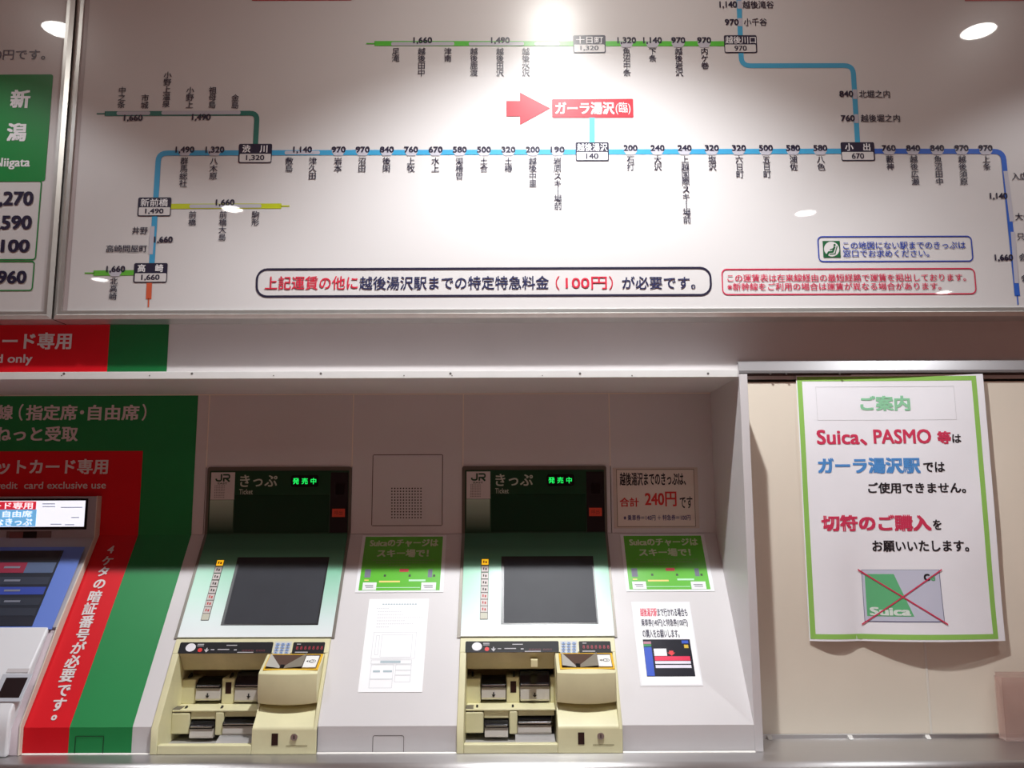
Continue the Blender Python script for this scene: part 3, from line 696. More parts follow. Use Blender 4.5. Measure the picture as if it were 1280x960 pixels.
    zlow = zat(878.5, YB + .005)
    body = [T1, (T1[0] - .004, T1[1] - .004), (YB + .006, zbx + .002), (YB, zbx - .002), (YB - .004, (zbx + zlow) / 2), (YB + .004, zlow + .002), (YB + .022, zlow - .002)]
    body = [(ym + .0, zm + .003)] + body[1:] + [(2.70, zlow - .002), (2.70, zm + .003)]
    # bowed front: build from slices across X
    n = 12; rings = []
    for i in range(n + 1):
        f = i / n; x = CX0 + .001 + (CX1 - CX0 - .012) * f; bow = .011 * (1 - (2 * f - 1) ** 2)
        ring = [(y - (bow if k in (2, 3, 4, 5) else 0), z - (bow * .35 if k in (4, 5, 6) else 0)) for k, (y, z) in enumerate(body)]
        rings.append([(x, y, z) for y, z in ring])
    b = MB(); k = len(body); vs = [p for r in rings for p in r]; fs = []
    for i in range(n):
        for j in range(k): a = i * k + j; c = i * k + (j + 1) % k; fs.append((a, c, c + k, a + k))
    fs = [f[::-1] for f in fs]
    fs.append(tuple(range(k))); fs.append(tuple(range(n * k, n * k + k))[::-1]); b.add(vs, fs)
    cb = b.build('card_unit', CREAM, t, bevel=.002)
    # right cheek strip and lower front of the card side
    low = [(2.70, zlow - .002), (2.575, zlow - .002), (2.557, zlow - .006), (D_TRIM - .004, zat(906, D_TRIM)), (D_TRIM - .011, zat(911, D_TRIM)), K1, (2.70, ZC + .0005)]
    lw = MB().prism(low, CX0, CX1).build('lower_front', CREAM, t, bevel=.002)
    MB().prism([T1, K0, K1, (D_TRIM + .03, ZC + .0005), (2.70, zlow), (2.70, zm)], CX1 - .0105, CX1).build('side_cheek', CREAM, t, bevel=.002)
    MB().prism([(T1[0] + .008, T1[1]), (YB + .02, zlow), (D_TRIM + .02, zlow - .04), (D_TRIM + .02, ZC + .0005), (BY, ZC + .0005), (BY, zm - .001)], XD - .0001, XD + .004).build('divider_wall', CREAM, t)
    LF = Plane((0, D_TRIM - .011, CAMZ), X3, Z3)
    b = MB(); LF.rect(b, 722.5, 915.5, 730.5, 930.5, .0006, .0005); b.build('sensor_window', mat('window_dark', (44, 26, 24), rough=.2), lw)
    b = MB(); LF.disc(b, 750.8, 919.8, 4.3, 4.3, .004, .0038, 20); kl = b.build('key_lock', CHROME, lw)
    b = MB(); LF.rect(b, 750.2, 917.5, 751.4, 922.2, .0045); b.build('keyway', BLACK, kl)
    b = MB(); LF.rect(b, 741, 930.6, 767.5, 931.5, .0004); b.build('hinge_line', mat('cream_shadow_line', (130, 118, 80)), lw)
    # black header panels (print on the header slope)
    HP = Plane((0, T0[0], T0[1]), X3, (0, T0[0] - T1[0], T0[1] - T1[1]))
    b = MB(); HP.rrect(b, 581.8, 801.7, 698.5, 815.6, 1.5, .0012, .001); hp = b.build('instruction_panel', mat('panel_black', (20, 17, 22), rough=.5, spec=.25), t)
    b = MB(); HP.disc(b, 596.2, 808.4, 6.3, 5.2, .0018); b.build('white_dial', mat('dial_white', (232, 230, 236)), hp)
    b = MB(); HP.disc(b, 608.6, 811.6, 2.9, 2.5, .0018, 0, 12); b.build('red_dot', mat('dot_red', (220, 30, 30)), hp)
    b = MB(); HP.poly(b, [(613.7, 811), (620, 811), (616.8, 814.6)], .0018); HP.rect(b, 616.2, 809, 617.6, 811, .0018)
    for x0, x1, y0, y1 in ((604, 612, 804, 805), (604, 612, 806, 806.8), (622, 626.5, 810.6, 811.6), (630.5, 645, 810.4, 811.4), (651, 654.5, 810.8, 812), (640.5, 653.5, 805.2, 806.2), (656, 676, 814, 814.9)): HP.rect(b, x0, y0, x1, y1, .0018)
    b.build('fine_print', mat('fine_white', (190, 186, 190)), hp)
    b = MB(); HP.text(b, '8888 888', 661, 811, 690, 813.4, .0018); b.build('digits_dim', mat('digits_dim', (90, 20, 34)), hp)
    b = MB(); HP.rrect(b, 723.7, 801.7, 763.5, 816.2, 1.5, .0012, .001); ap = b.build('amount_display', mat('panel_black', (20, 17, 22), rough=.5, spec=.25), t)
    b = MB()
    for i in range(7): HP.char(b, '8', 729.6 + i * 5.1, 808.9, 6.2, .0018, .02, .95)
    b.each('digits', mat('digits_red', (150, 22, 44)), ap)
    b = MB(); HP.rect(b, 728, 813.8, 744, 814.8, .0018); HP.rect(b, 728, 803.8, 733, 804.6, .0018); b.build('fine_print', mat('fine_white', (190, 186, 190)), ap)
    # keypad
    b = MB(); HP.rect(b, 700, 800.8, 722, 817.4, .0014, .0012); kp = b.build('keypad', mat('keypad_plate', (206, 204, 196)), t)
    for r in range(4):
        for c in range(3):
            b = MB(); HP.rrect(b, 701.9 + c * 6.6, 803 + r * 3.6, 706.7 + c * 6.6, 805.6 + r * 3.6, 1, .0032, .0018); b.build('key', mat('key_blue', (150, 172, 208)), kp)
            b = MB(); HP.rect(b, 703.6 + c * 6.6, 803.7 + r * 3.6, 705 + c * 6.6, 804.9 + r * 3.6, .0036)
            kk = b.build('key_mark', mat('key_mark', (60, 84, 150)), kp)
    # card reader throat on the sloping top of the card unit
    Yb, Zb = YB + .006 - .004, zbx + .002
    p0 = (T1[0] - .004, T1[1] - .004); p1 = (YB + .006, zbx + .002)
    CP = Plane((0, p0[0], p0[1]), X3, (0, p0[0] - p1[0], p0[1] - p1[1]))
    L = math.hypot(p0[0] - p1[0], p0[1] - p1[1])
    xa, xb_ = xat(699.5, 830, 2.56), xat(767.5, 830, 2.56)
    v0, v1_ = -L * .96, -L * .04
    b = MB(); CP.uvrect(b, xa, xb_, v0, v1_, .0046, .0040); yb_ = b.build('reader_rim', mat('rim_yellow', (226, 178, 44), rough=.4), t, bevel=.001)
    b = MB(); CP.uvrect(b, xa + .006, xb_ - .006, v0 + .005, v1_ - .005, .0052, .0004); b.build('reader_well', mat('well_brown', (84, 62, 52), rough=.4), yb_)
    xm = xat(722.5, 834, 2.55)
    def tri(name, m, pts, hh=.0058):
        b_ = MB(); q = [CP.pt(u, v, z) for u, v, z in pts]; b_.add(q, [tuple(range(len(q)))]); b_.build(name, m, yb_)
    tri('guide_wedge', mat('wedge_silver', (196, 192, 184), rough=.35, metal=.3), [(xa + .007, v0 + .006, .0125), (xm - .005, v0 + .006, .0058), (xm - .008, v0 + .016, .0058), (xa + .007, v1_ - .008, .0125)])
    tri('guide_wedge', mat('wedge_shade', (150, 142, 128), rough=.35, metal=.3), [(xm + .006, v0 + .006, .0058), (xb_ - .048, v0 + .006, .0115), (xb_ - .048, v1_ - .007, .0115), (xm + .008, v0 + .020, .0058)])
    b = MB(); CP.uvrect(b, xb_ - .047, xb_ - .008, v0 + .006, v1_ - .016, .0085, .003); ip = b.build('card_picture', mat('plate_bright', (232, 230, 226)), yb_)
    b = MB(); uc, vc = xb_ - .036, (v0 + v1_) / 2 - .004
    b.add([CP.pt(uc - .006, vc, .0091), CP.pt(uc, vc - .005, .0091), CP.pt(uc, vc + .005, .0091)], [(0, 1, 2)])
    for r_, cx_ in ((.007, uc + .010), (.009, uc + .014)):
        pts = [(cx_ + r_ * math.cos(a / 10 * 2 * math.pi), vc + .8 * r_ * math.sin(a / 10 * 2 * math.pi)) for a in range(11)]
        CP.stroke(b, pts, .0013, .0091)
    b.build('card_symbol', BLACK, ip)
    b = MB(); CP.uvrect(b, xm - .006, xm + .006, v0 + .006, v0 + .022, .0072, .0018); b.build('card_slot', BLACK, yb_)
    return t

def clear_plastic(name, tint, frac):
    m = bpy.data.materials.new(name); m.use_nodes = True; nt = m.node_tree; out = nt.nodes['Material Output']
    bs = nt.nodes['Principled BSDF']; bs.inputs['Base Color'].default_value = (*lin(tint), 1); bs.inputs['Roughness'].default_value = .12
    tr = nt.nodes.new('ShaderNodeBsdfTransparent'); tr.inputs[0].default_value = (.95, .93, .93, 1); mx = nt.nodes.new('ShaderNodeMixShader'); mx.inputs[0].default_value = frac
    nt.links.new(tr.outputs[0], mx.inputs[1]); nt.links.new(bs.outputs[0], mx.inputs[2]); nt.links.new(mx.outputs[0], out.inputs['Surface']); return m
CLEARM = clear_plastic('clear_plastic', (220, 218, 216), .35)
CLEARP = clear_plastic('pinkish_acrylic', (214, 180, 168), .3)

m2 = machine()
DX = xat(439, 625, D_BACK) - xat(758.5, 625, D_BACK)
def copy_tree(o, parent=None):
    c = o.copy(); COL.objects.link(c)
    if parent: c.parent = parent
    for ch_ in [q for q in ALLC.get(o.name, [])]: copy_tree(ch_, c)
    return c
ALLC = {}
for o in list(COL.objects):
    if o.parent: ALLC.setdefault(o.parent.name, []).append(o)
m1 = copy_tree(m2); m1.location = m2.location + Vector((DX, 0, 0))
m1['label'] = 'ticket machine to the left, beside the green stripe'
tab = MB(); tab.box(xat(663.5, 830, 2.62), xat(672, 830, 2.62), 2.605, 2.64, zat(834, 2.605), zat(825, 2.605)); tab.build('cream_tab', mat('tab_cream', (232, 222, 176)), m2, bevel=.001)

# ================================================================== CARD MACHINE (cut off at left)
cm = thing('card_machine', 'blue and grey card ticket machine cut off at the left edge', 'ticket machine', (xat(30, 640, D_BACK), 2.7, ZC))
CX = xat(119.5, 640, D_BACK - .03); CL = CX - .80
CMW = mat('card_machine_grey', (206, 204, 208), rough=.4); CMB = mat('card_machine_blue', (104, 132, 214), rough=.4, spec=.3)
hh = .03
ztop = zat(618.5, D_BACK - hh)
n_ = SL.n
def so(v, q): y, z = sl(v); return (y + n_.y * q, z + n_.z * q)
vB = SL.hit(640, 788)[1]
shell = [(D_BACK - .002, ztop), (D_BACK - hh, ztop), (D_BACK - hh, ZA - .006), so(vB, hh), so(vB, .002), (D_BACK - .002, ZA)]
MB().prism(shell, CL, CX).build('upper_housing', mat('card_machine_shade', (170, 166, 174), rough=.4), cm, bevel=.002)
# side fairing that curves down to the counter
MB().prism([so(vB + .03, .022), (D_TRIM - .016, ZB), (D_TRIM - .016, ZC + .001), (D_TRIM - .002, ZC + .001), (D_TRIM - .002, ZB), so(vB + .03, .002)], CL, CX).build('side_fairing', mat('card_side_pale', (205, 190, 196), rough=.5), cm, bevel=.002)
q_ = hh + .002
MB().prism([(D_BACK - .0019, ztop + .001), (D_BACK - q_, ztop + .001), (D_BACK - q_, ZA - .006), so(vB, q_), (D_TRIM - .018, ZB + .01), (D_TRIM - .018, ZC + .001), (D_TRIM - .002, ZC + .001), (D_TRIM - .002, ZB), (D_BACK - .0019, ZA)], CX + .0002, CX + .0045).build('edge_strip', mat('edge_cream', (214, 204, 190), rough=.4), cm, bevel=.001)
FP = Plane((0, D_BACK - hh, CAMZ), X3, Z3); SP = Plane(Vector((0, D_BACK, ZA)) + n_ * hh, X3, SLN)
b = MB(); FP.rect(b, -60, 623.5, 109.5, 662, .003, .0028); dsp = b.build('display_frame', BLACKG, cm, bevel=.001)
b = MB(); FP.rect(b, -60, 626, 106.5, 658.5, .0036, .0005); b.build('display', mat('display_lit', (238, 240, 250), emit=.95), dsp)
b = MB(); FP.rect(b, -60, 627, 46, 637, .0042); b.build('red_field', mat('display_red', (232, 50, 70), emit=.6), cm)
b = MB(); FP.rect(b, -60, 637, 46, 658, .0042); b.build('blue_field', mat('display_blue', (120, 190, 240), emit=.7), cm)
b = MB(); FP.text(b, 'カード専用', -22, 628, 42, 636.3, .0048, .02); FP.text(b, '定 自由席', -14, 638.5, 41, 646.5, .0048, .02); FP.text(b, 'おトクなきっぷ', -40, 648, 41, 657, .0048, .02); b.each('lettering', mat('display_white', (246, 248, 252), emit=.9), cm)
b = MB()
for x0, x1, y in ((54, 70, 629), (54, 70, 632.5), (77, 104, 633.5), (90, 100, 646), (64, 78, 654.5), (82, 94, 655)): FP.rect(b, x0, y, x1, y + 1.6, .0048)
b.build('fine_print', mat('display_grey', (190, 195, 215), emit=.5), cm)
b = MB(); FP.rect(b, 8, 664, 64, 679, .0012, .001); sw = b.build('sensor_window', mat('sensor_strip', (120, 104, 104), rough=.25), cm)
b = MB(); FP.rect(b, 12, 665, 29, 678, .0018); b.build('sensor_lens', mat('lens_rose', (150, 110, 112), rough=.1, metal=.6), sw)
b = MB(); FP.rect(b, 29, 664.5, 46, 678.5, .0018); b.build('sensor_glass', BLACKG, sw)
# sloping screen panel
a_, b_, c_, d_ = SP.box4(-60, 684, 113, 787)
b = MB(); SP.uvrect(b, a_, CX - .012, c_, d_, .001, .0008); b.build('blue_panel', CMB, cm)
xsr = SP.hit(60, 740)[0]
a_, b_, c_, d_ = SP.box4(-60, 689, 60, 783)
b = MB(); SP.uvrect(b, a_, b_, c_, d_, .0032, .002); ts = b.build('touch_screen', mat('card_screen', (48, 52, 62), rough=.2), cm)
for y0, y1, c, x1 in ((690, 701, (40, 38, 44), 60), (704, 717, (150, 52, 74), 28), (704, 717, (92, 108, 140), 60), (722, 731.5, (58, 64, 78), 56), (734.5, 744, (60, 80, 170), 55), (748, 757.5, (54, 60, 72), 54), (761, 770.5, (54, 60, 72), 52)):
    b = MB(); q = SP.box4(-60, y0, x1, y1); xr2 = b_ - (.006 if x1 > 30 else .10); hh_ = .0040 if x1 > 30 else .0045
    SP.uvrect(b, q[0], xr2, q[2], q[3], hh_, .0004); b.build('screen_button', mat('btn_%d_%d_%d' % c, c, rough=.25), ts)
b = MB()
for y in (710, 726.5, 739, 752.5): SP.rect(b, 6, y - 1.2, 26, y + 1.2, .005)
b.build('fine_print', mat('btn_text', (120, 124, 140)), ts)
# white lower body, set back from the fairing edge at right
XW = xat(72, 790, 2.60)
lb = [so(vB + .002, hh + .004), (D_TRIM - .028, ZB + .05), (D_TRIM - .034, ZB - .01), (D_TRIM - .034, ZC + .001), (D_TRIM - .016, ZC + .001), (D_TRIM - .01, ZB), so(vB, .02)]
o = MB().prism(lb, CL, CX - .022).build('lower_body', mat('card_body_white', (226, 226, 230), rough=.4), cm, bevel=.008)
# slot windows
LP = Plane((0, lb[0][0], lb[0][1]), X3, (0, lb[0][0] - lb[1][0], lb[0][1] - lb[1][1]))
b = MB(); LP.rect(b, -4, 843, 34, 878, .004, .003); f_ = b.build('slot_frame', mat('slot_frame_grey', (186, 188, 196), rough=.3), cm, bevel=.002)
b = MB(); LP.rect(b, 3, 848, 30, 873, .0048, .0006); b.build('slot_window', mat('slot_dark', (34, 24, 26), rough=.2), f_)
b = MB(); LP.rect(b, 9, 836, 36, 841, .002, .001); b.build('slot_label', mat('label_grey', (196, 190, 192)), cm)

# ================================================================== POSTERS ON THE CONSOLE
def uvq(pl, tl, tr, br, bl): return [pl.hit(*p) for p in (bl, br, tr, tl)]
def sheet_thing(name, label, cat, pl, cx, cy, group=None):
    p = pl.P(cx, cy); return thing(name, label, cat, tuple(p), group)
def green_poster(dx, label):
    """small laminated green notice"""
    # measured on the one between the machines
    t = thing('green_notice', label, 'notice', tuple(SL.P(499, 706) + Vector((dx, 0, 0))), 'small green notices')
    old = SL.o.copy(); SL_ = Plane(SL.o + Vector((dx, 0, 0)), SL.ex, SL.ey)
    class Q: pass
    def sh(mb):
        mb.v = [(x + dx, y, z) for x, y, z in mb.v]; return mb
    xa, xb_, va, vb = *[SL.hit(q, 705)[0] for q in (448.7, 556.2)], SL.hit(499, 740.8)[1], SL.hit(499, 669.5)[1]
    b = MB(); SL.uvrect(b, xa, xb_, va, vb, .0016, .0012); sh(b).build('paper', PAPERL, t)
    b = MB(); SL.uvrect(b, xa + .0105, xb_ - .012, va + .007, vb - .0055, .0020); sh(b).build('green_field', mat('notice_green', (92, 186, 42), rough=.3), t)
    b = MB(); SL.text(b, 'Suicaのチャージは', 462.5, 674.5, 548, 684, .0024, .05); SL.text(b, 'スキー場で！', 471.5, 687, 536, 697, .0024, .05); sh(b).each('lettering', mat('notice_letter', (206, 220, 180)), t)
    b = MB()
    for x0, x1, y in ((466, 540, 700), (470, 534, 703.2), (486, 514, 706.5)):
        x = x0
        while x < x1: SL.rect(b, x, y, x + 3, y + 1.3, .0024); x += 4.1
    sh(b).build('fine_print', mat('notice_fine', (120, 170, 80)), t)
    b = MB(); SL.rect(b, 499.5, 711.5, 510.8, 715.3, .0024); sh(b).build('red_tag', mat('tag_red', (205, 50, 60)), t)
    b = MB()
    for x in (481, 512, 542.5): SL.rect(b, x - 1.2, 718.6, x + 1.6, 721.4, .0024)
    sh(b).each('dark_square', mat('sq_dark', (40, 60, 30)), t)
    b = MB(); SL.rect(b, 456, 712, 463.5, 722.5, .0024); SL.rect(b, 535, 712, 540.5, 722, .0024); sh(b).each('small_picture', mat('pic_slate', (110, 110, 130)), t)
    b = MB(); SL.rect(b, 474, 726.4, 500, 728.4, .0024); SL.rect(b, 455.5, 725, 461, 726.4, .0024); sh(b).each('orange_bar', mat('bar_peach', (240, 214, 120)), t)
    b = MB(); SL.rect(b, 511, 724.8, 532, 727, .0024); SL.rect(b, 470, 734.5, 525, 735.2, .0024); sh(b).each('pale_bar', mat('bar_mint', (190, 236, 200)), t)
    for x0, x1 in ((453.3, 470.5), (526.5, 545)):
        b = MB(); SL.rect(b, x0, 728.5, x1, 738, .0025); o_ = sh(b).build('white_box', PAPERL, t)
        b = MB(); SL.rect(b, x0 + 3, 732, x1 - 4, 732.9, .0029); SL.rect(b, x0 + 4, 734.2, x1 - 4, 735, .0029); sh(b).build('fine_print', mat('fine_dark', (90, 90, 100)), o_)
    return t
g1 = green_poster(0, 'small green notice on the console between the two ticket machines')
dxx = SL.hit(831.5, 703)[0] - SL.hit(501.5, 703)[0]
g2 = green_poster(dxx, 'small green notice right of both ticket machines, under the 240 yen notice')

# instruction sheet
t = sheet_thing('instruction_sheet', 'plain white instruction sheet with faint grey diagrams below a green notice', 'notice', SL, 490, 805)
xa, xb_ = SL.hit(454.6, 807)[0], SL.hit(532, 807)[0]; va, vb = SL.hit(490, 865.5)[1], SL.hit(490, 749)[1]
b = MB(); SL.uvrect(b, xa, xb_, va, vb, .0014, .001); b.build('paper', mat('sheet_white', (250, 250, 252), rough=.5), t)
W_, H_ = xb_ - xa, vb - va
def S(mb, x0, y0, x1, y1, h=.0019): SL.uvrect(mb, xa + W_ * x0, xa + W_ * x1, vb - H_ * y1, vb - H_ * y0, h)
b = MB()
for i, (y, x1) in enumerate(((.105, .34), (.14, .55), (.175, .58), (.21, .9), (.245, .62), (.28, .76), (.315, .36))):
    x = .14 + (.03 if i else 0)
    while x < x1: S(b, x, y, x + .025, y + .008); x += .036
for x0, y0, x1, y1 in ((.14, .375, .84, .66), (.28, .40, .78, .645), (.19, .41, .245, .62), (.16, .72, .52, .87), (.16, .87, .52, .96), (.55, .72, .80, .78), (.55, .78, .80, .83), (.55, .83, .80, .90), (.15, .67, .80, .715)):
    k = .004; S(b, x0, y0, x1, y0 + k); S(b, x0, y1 - k, x1, y1); S(b, x0, y0, x0 + k * 1.6, y1); S(b, x1 - k * 1.6, y0, x1, y1)
b.build('faint_diagram', mat('faint_grey', (212, 214, 218)), t)
b = MB(); x = .23
while x < .78: S(b, x, .055, x + .032, .068); x += .045
S(b, .2, .78, .31, .80); S(b, .36, .78, .5, .80); S(b, .3, .68, .62, .705); b.build('heading', mat('heading_grey', (176, 192, 200)), t)

# 240 yen notice on the back panel
t = sheet_thing('fare_notice', 'white notice with black, red and blue lettering giving a 240 yen total', 'notice', BACK, 820, 622)
b = MB(); BACK.rect(b, 766.5, 584.5, 873, 660.5, .0014, .001); b.build('laminate', mat('laminate_clear_beige', (214, 200, 190), rough=.25), t)
b = MB(); BACK.rect(b, 770.8, 586.5, 868.5, 658.5, .0018, .0003); b.build('paper', mat('notice_cream', (228, 215, 205), rough=.4), t)
b = MB(); BACK.ring(b, 770.8, 586.5, 868.5, 658.5, .4, .7, .0022); b.build('thin_border', mat('border_olive', (120, 106, 84)), t)
b = MB(); BACK.text(b, '越後湯沢までのきっぷは、', 774.5, 590.5, 857, 607, .0022, .03); BACK.text(b, 'です', 849.5, 620.5, 865.5, 635.5, .0022, .02); b.each('black_lettering', mat('ink_black', (36, 32, 38)), t)
b = MB(); BACK.text(b, '合計', 774.5, 622, 798.5, 633.5, .0022, .025); BACK.text(b, '240円', 806, 614.5, 845.5, 633, .0022, .03); b.each('red_lettering', mat('ink_red', (212, 52, 48)), t)
b = MB(); BACK.text(b, '※ 乗車券＝140円 ＋ 特急券＝100円', 779.5, 643.5, 863, 650.5, .0022, .02); b.build('blue_lettering', mat('ink_violet', (70, 60, 120)), t)

# lower right notice with a screen picture
t = sheet_thing('screen_notice', 'white notice with a picture of a ticket screen, lowest on the right slope', 'notice', SL, 835, 805)
xa, xb_ = SL.hit(794.8, 805)[0], SL.hit(870.3, 805)[0]; va, vb = SL.hit(835, 857.8)[1], SL.hit(835, 752.5)[1]
b = MB(); SL.uvrect(b, xa, xb_, va, vb, .0014, .001); b.build('laminate', PAPERL, t)
b = MB(); SL.uvrect(b, xa + .005, xb_ - .004, va + .004, vb - .004, .0018, .0003); b.build('paper', mat('sheet_white', (250, 250, 252)), t)
b = MB(); SL.text(b, '越後湯沢駅', 800, 760.5, 821, 771, .0022, .03); b.each('red_lettering', mat('ink_red2', (225, 60, 90)), t)
b = MB(); SL.text(b, 'まで行かれる場合も', 821.5, 760.5, 859, 771, .0022, .03); SL.text(b, '乗車券(140円)と特急券(100円)', 801.5, 774, 859.5, 784.5, .0022, .03); SL.text(b, 'の購入をお願いします。', 803, 787, 849, 797.5, .0022, .03); b.each('black_lettering', mat('ink_navy', (44, 38, 66)), t)
W_, H_ = xb_ - xa, vb - va
b = MB(); S(b, .12, .465, .90, .895, .0022); sc_ = b.build('screen_picture', mat('pic_black', (26, 28, 40), rough=.25), t)
for c, q in (((44, 84, 200), (.125, .54, .25, .888)), ((190, 130, 150), (.125, .49, .25, .52)), ((70, 170, 80), (.125, .525, .25, .56)), ((240, 240, 245), (.28, .575, .49, .66)), ((236, 50, 90), (.28, .665, .86, .715)), ((226, 190, 60), (.79, .53, .86, .57)),
             ((50, 90, 200), (.76, .48, .87, .515)), ((235, 232, 245), (.28, .72, .86, .752)), ((235, 232, 245), (.28, .765, .86, .80))):
    b = MB(); S(b, *q, h=.0026); b.build('picture_field', mat('pf_%d_%d_%d' % c, c, rough=.3), sc_)
b = MB(); S(b, .53, .60, .60, .625, .0026); uu = lambda x, y: SL.pt(xa + W_ * x, vb - H_ * y, .0026)
b.add([uu(.50, .622), uu(.63, .622), uu(.565, .66)], [(0, 2, 1)]); b.build('red_arrow', mat('pf_red', (230, 40, 50)), sc_)

# ================================================================== BIG POSTER ON THE BEIGE WALL
u0p, u1p = WALL.hit(1004.5, 635)[0], WALL.hit(1240.5, 635)[0]; v0p, v1p = WALL.hit(1130, 801)[1], WALL.hit(1110, 468)[1]
def bendf(u, v):
    fu = (u - u0p) / (u1p - u0p); fv = (v1p - v) / (v1p - v0p); fu = min(max(fu, 0), 1); fv = min(max(fv, 0), 1)
    a = .005 + .002 * math.sin(fv * 5)
    edge = fu ** 2 * .011
    low = fv ** 4 * (.003 + .024 * max(0, math.sin((fu - .26) / .74 * math.pi)) if fu > .26 else .003 + .012 * math.sin(fu / .26 * math.pi) * 1) if fv > 0 else 0
    rip = .0012 * math.sin(fu * 9 + fv * 4) * math.sin(fv * 8)
    return a + edge + low + rip
PP = Plane((0, D_WALL, CAMZ), X3, Z3, bend=bendf)
PF = Plane((0, D_WALL - .010, CAMZ), X3, Z3)
pt_ = thing('wall_poster', 'large white poster with green border and crossed-out card, on the beige wall', 'poster', (WALL.P(1120, 635).x, D_WALL - .012, WALL.P(1120, 635).z))
def grid(mb, a, b_, c, d, h, nu=30, nv=40, back=0.0):
    vs = []; fs = []
    for j in range(nv + 1):
        for i in range(nu + 1): vs.append(PP.pt(a + (b_ - a) * i / nu, c + (d - c) * j / nv, h))
    for j in range(nv):
        for i in range(nu): q = j * (nu + 1) + i; fs.append((q, q + 1, q + nu + 2, q + nu + 1))
    if back:
        n = len(vs); vs += [v + Vector((0, back, 0)) for v in vs]; fs += [tuple(x + n for x in f[::-1]) for f in fs]
        per = [i for i in range(nu + 1)] + [j * (nu + 1) + nu for j in range(1, nu + 1 + nv - nu)] if False else None
    mb.add(vs, fs)
# lay out on the slightly nearer sheet: correct px positions for its mean offset
def q4(x0, y0, x1, y1): return PF.box4(x0, y0, x1, y1)
pa, pb, pc, pd = PF.hit(1004, 635)[0], PF.hit(1241, 635)[0], PF.hit(1130, 801)[1], PF.hit(1110, 468)[1]
u0p, u1p, v0p, v1p = pa, pb, pc, pd
b = MB(); grid(b, pa, pb, pc, pd, 0, back=.0006); o = b.build('paper', PAPER, pt_, smooth=True)
GRN = mat('poster_green', (150, 202, 96), rough=.6)
b = MB(); wbd = .0155
grid(b, pa + .003, pa + .003 + wbd, pc + .006, pd - .006, .0004, 3, 40); grid(b, pb - .022 - wbd, pb - .022, pc + .006, pd - .006, .0004, 3, 40)
grid(b, pa + .003 + wbd, pb - .022 - wbd, pc + .006, pc + .006 + .015, .0004, 30, 3); grid(b, pa + .003 + wbd, pb - .022 - wbd, pd - .006 - .015, pd - .006, .0004, 30, 3)
b.build('green_border', GRN, pt_, smooth=True)
def ptext(mb, t, x0, y0, x1, y1, bold=.02, h=.0008):
    mb.mark(); v, f, bb = glyph(t, bold); a, c2, c, d = q4(x0, y0, x1, y1)
    kx = (c2 - a) / (bb[1] - bb[0]); ky = (d - c) / (bb[3] - bb[2])
    mb.add([PP.pt(a + (x - bb[0]) * kx, c + (y - bb[2]) * ky, h + l) for x, y, l in v], f)
b = MB(); ptext(b, 'ご案内', 1075.5, 494.5, 1137.5, 513.5, .05); b.build('pale_green_lettering', mat('ink_mint', (150, 212, 170)), pt_)
b = MB(); a, c2, c, d = q4(1021, 483, 1193, 525)
for q in ((a, c2, c, c + .0009), (a, c2, d - .0009, d), (a, a + .0009, c, d), (c2 - .0009, c2, c, d)): grid(b, *q, .0006, 8, 4)
b.build('faint_frame', mat('faint_frame_grey', (206, 206, 208)), pt_)
b = MB(); ptext(b, 'Suica、', 1021, 537, 1084, 556.5, .03); ptext(b, 'PASMO', 1092, 536.5, 1163, 554.5, .03); ptext(b, '等', 1170.5, 539, 1187.5, 555, .05)
ptext(b, '切符のご購入', 1027, 643.5, 1163.5, 664, .055); b.each('red_lettering', mat('ink_rose', (214, 58, 92)), pt_)
b = MB(); ptext(b, 'ガーラ湯沢駅', 1022.5, 572, 1150, 592, .055); b.build('blue_lettering', mat('ink_sky', (84, 148, 214)), pt_)
b = MB(); ptext(b, 'は', 1189, 543, 1200, 553.5, .03); ptext(b, 'では', 1153.5, 577.5, 1180, 590, .03); ptext(b, 'ご使用できません。', 1085, 603, 1206, 616.5, .03); ptext(b, 'を', 1165.5, 649.5, 1176, 662, .03); ptext(b, 'お願いいたします。', 1090.5, 675.5, 1209.5, 689.5, .03)
b.each('black_lettering', mat('ink_black', (36, 32, 38)), pt_)
# crossed-out card
a, c2, c, d = q4(1079, 712, 1175, 777)
b = MB(); grid(b, a, c2, c, d, .0006, 10, 8); cd = b.build('card_picture', mat('card_outline', (88, 92, 130)), pt_, smooth=True)
b = MB(); grid(b, a + .0015, c2 - .002, c + .0025, d - .001, .0009, 10, 8); b.build('card_face', mat('card_lilac', (206, 208, 226)), cd, smooth=True)
def pp(x, y, h=.0012): return PP.pt(*PF.hit(x, y), h)
b = MB(); N = 8
L0, L1, R0, R1_ = (1081, 717.5), (1084, 770), (1116.5, 717.5), (1140, 770)
vs = []; fs = []
for j in range(N + 1):
    f = j / N
    for i in range(N + 1):
        g = i / N; xl = L0[0] + (L1[0] - L0[0]) * f; xr = R0[0] + (R1_[0] - R0[0]) * f; vs.append(pp(xl + (xr - xl) * g, 717.5 + 52.5 * f))
for j in range(N):
    for i in range(N): q = j * (N + 1) + i; fs.append((q, q + N + 1, q + N + 2, q + 1))
b.add(vs, fs); b.build('green_shape', mat('card_green', (104, 190, 132)), cd)
b = MB(); ptext(b, 'Suica', 1087, 758.5, 1136, 769, .05, .0016); b.build('white_lettering', mat('card_white', (230, 240, 232)), cd)
b = MB(); ptext(b, 'C', 1153, 717, 1160.5, 725.5, .06, .0016); b.build('dark_letter', mat('ink_black', (36, 32, 38)), cd)
b = MB(); ptext(b, 'e', 1161, 719, 1167, 725.5, .03, .0016); b.build('green_letter', mat('card_green', (104, 190, 132)), cd)
b = MB()
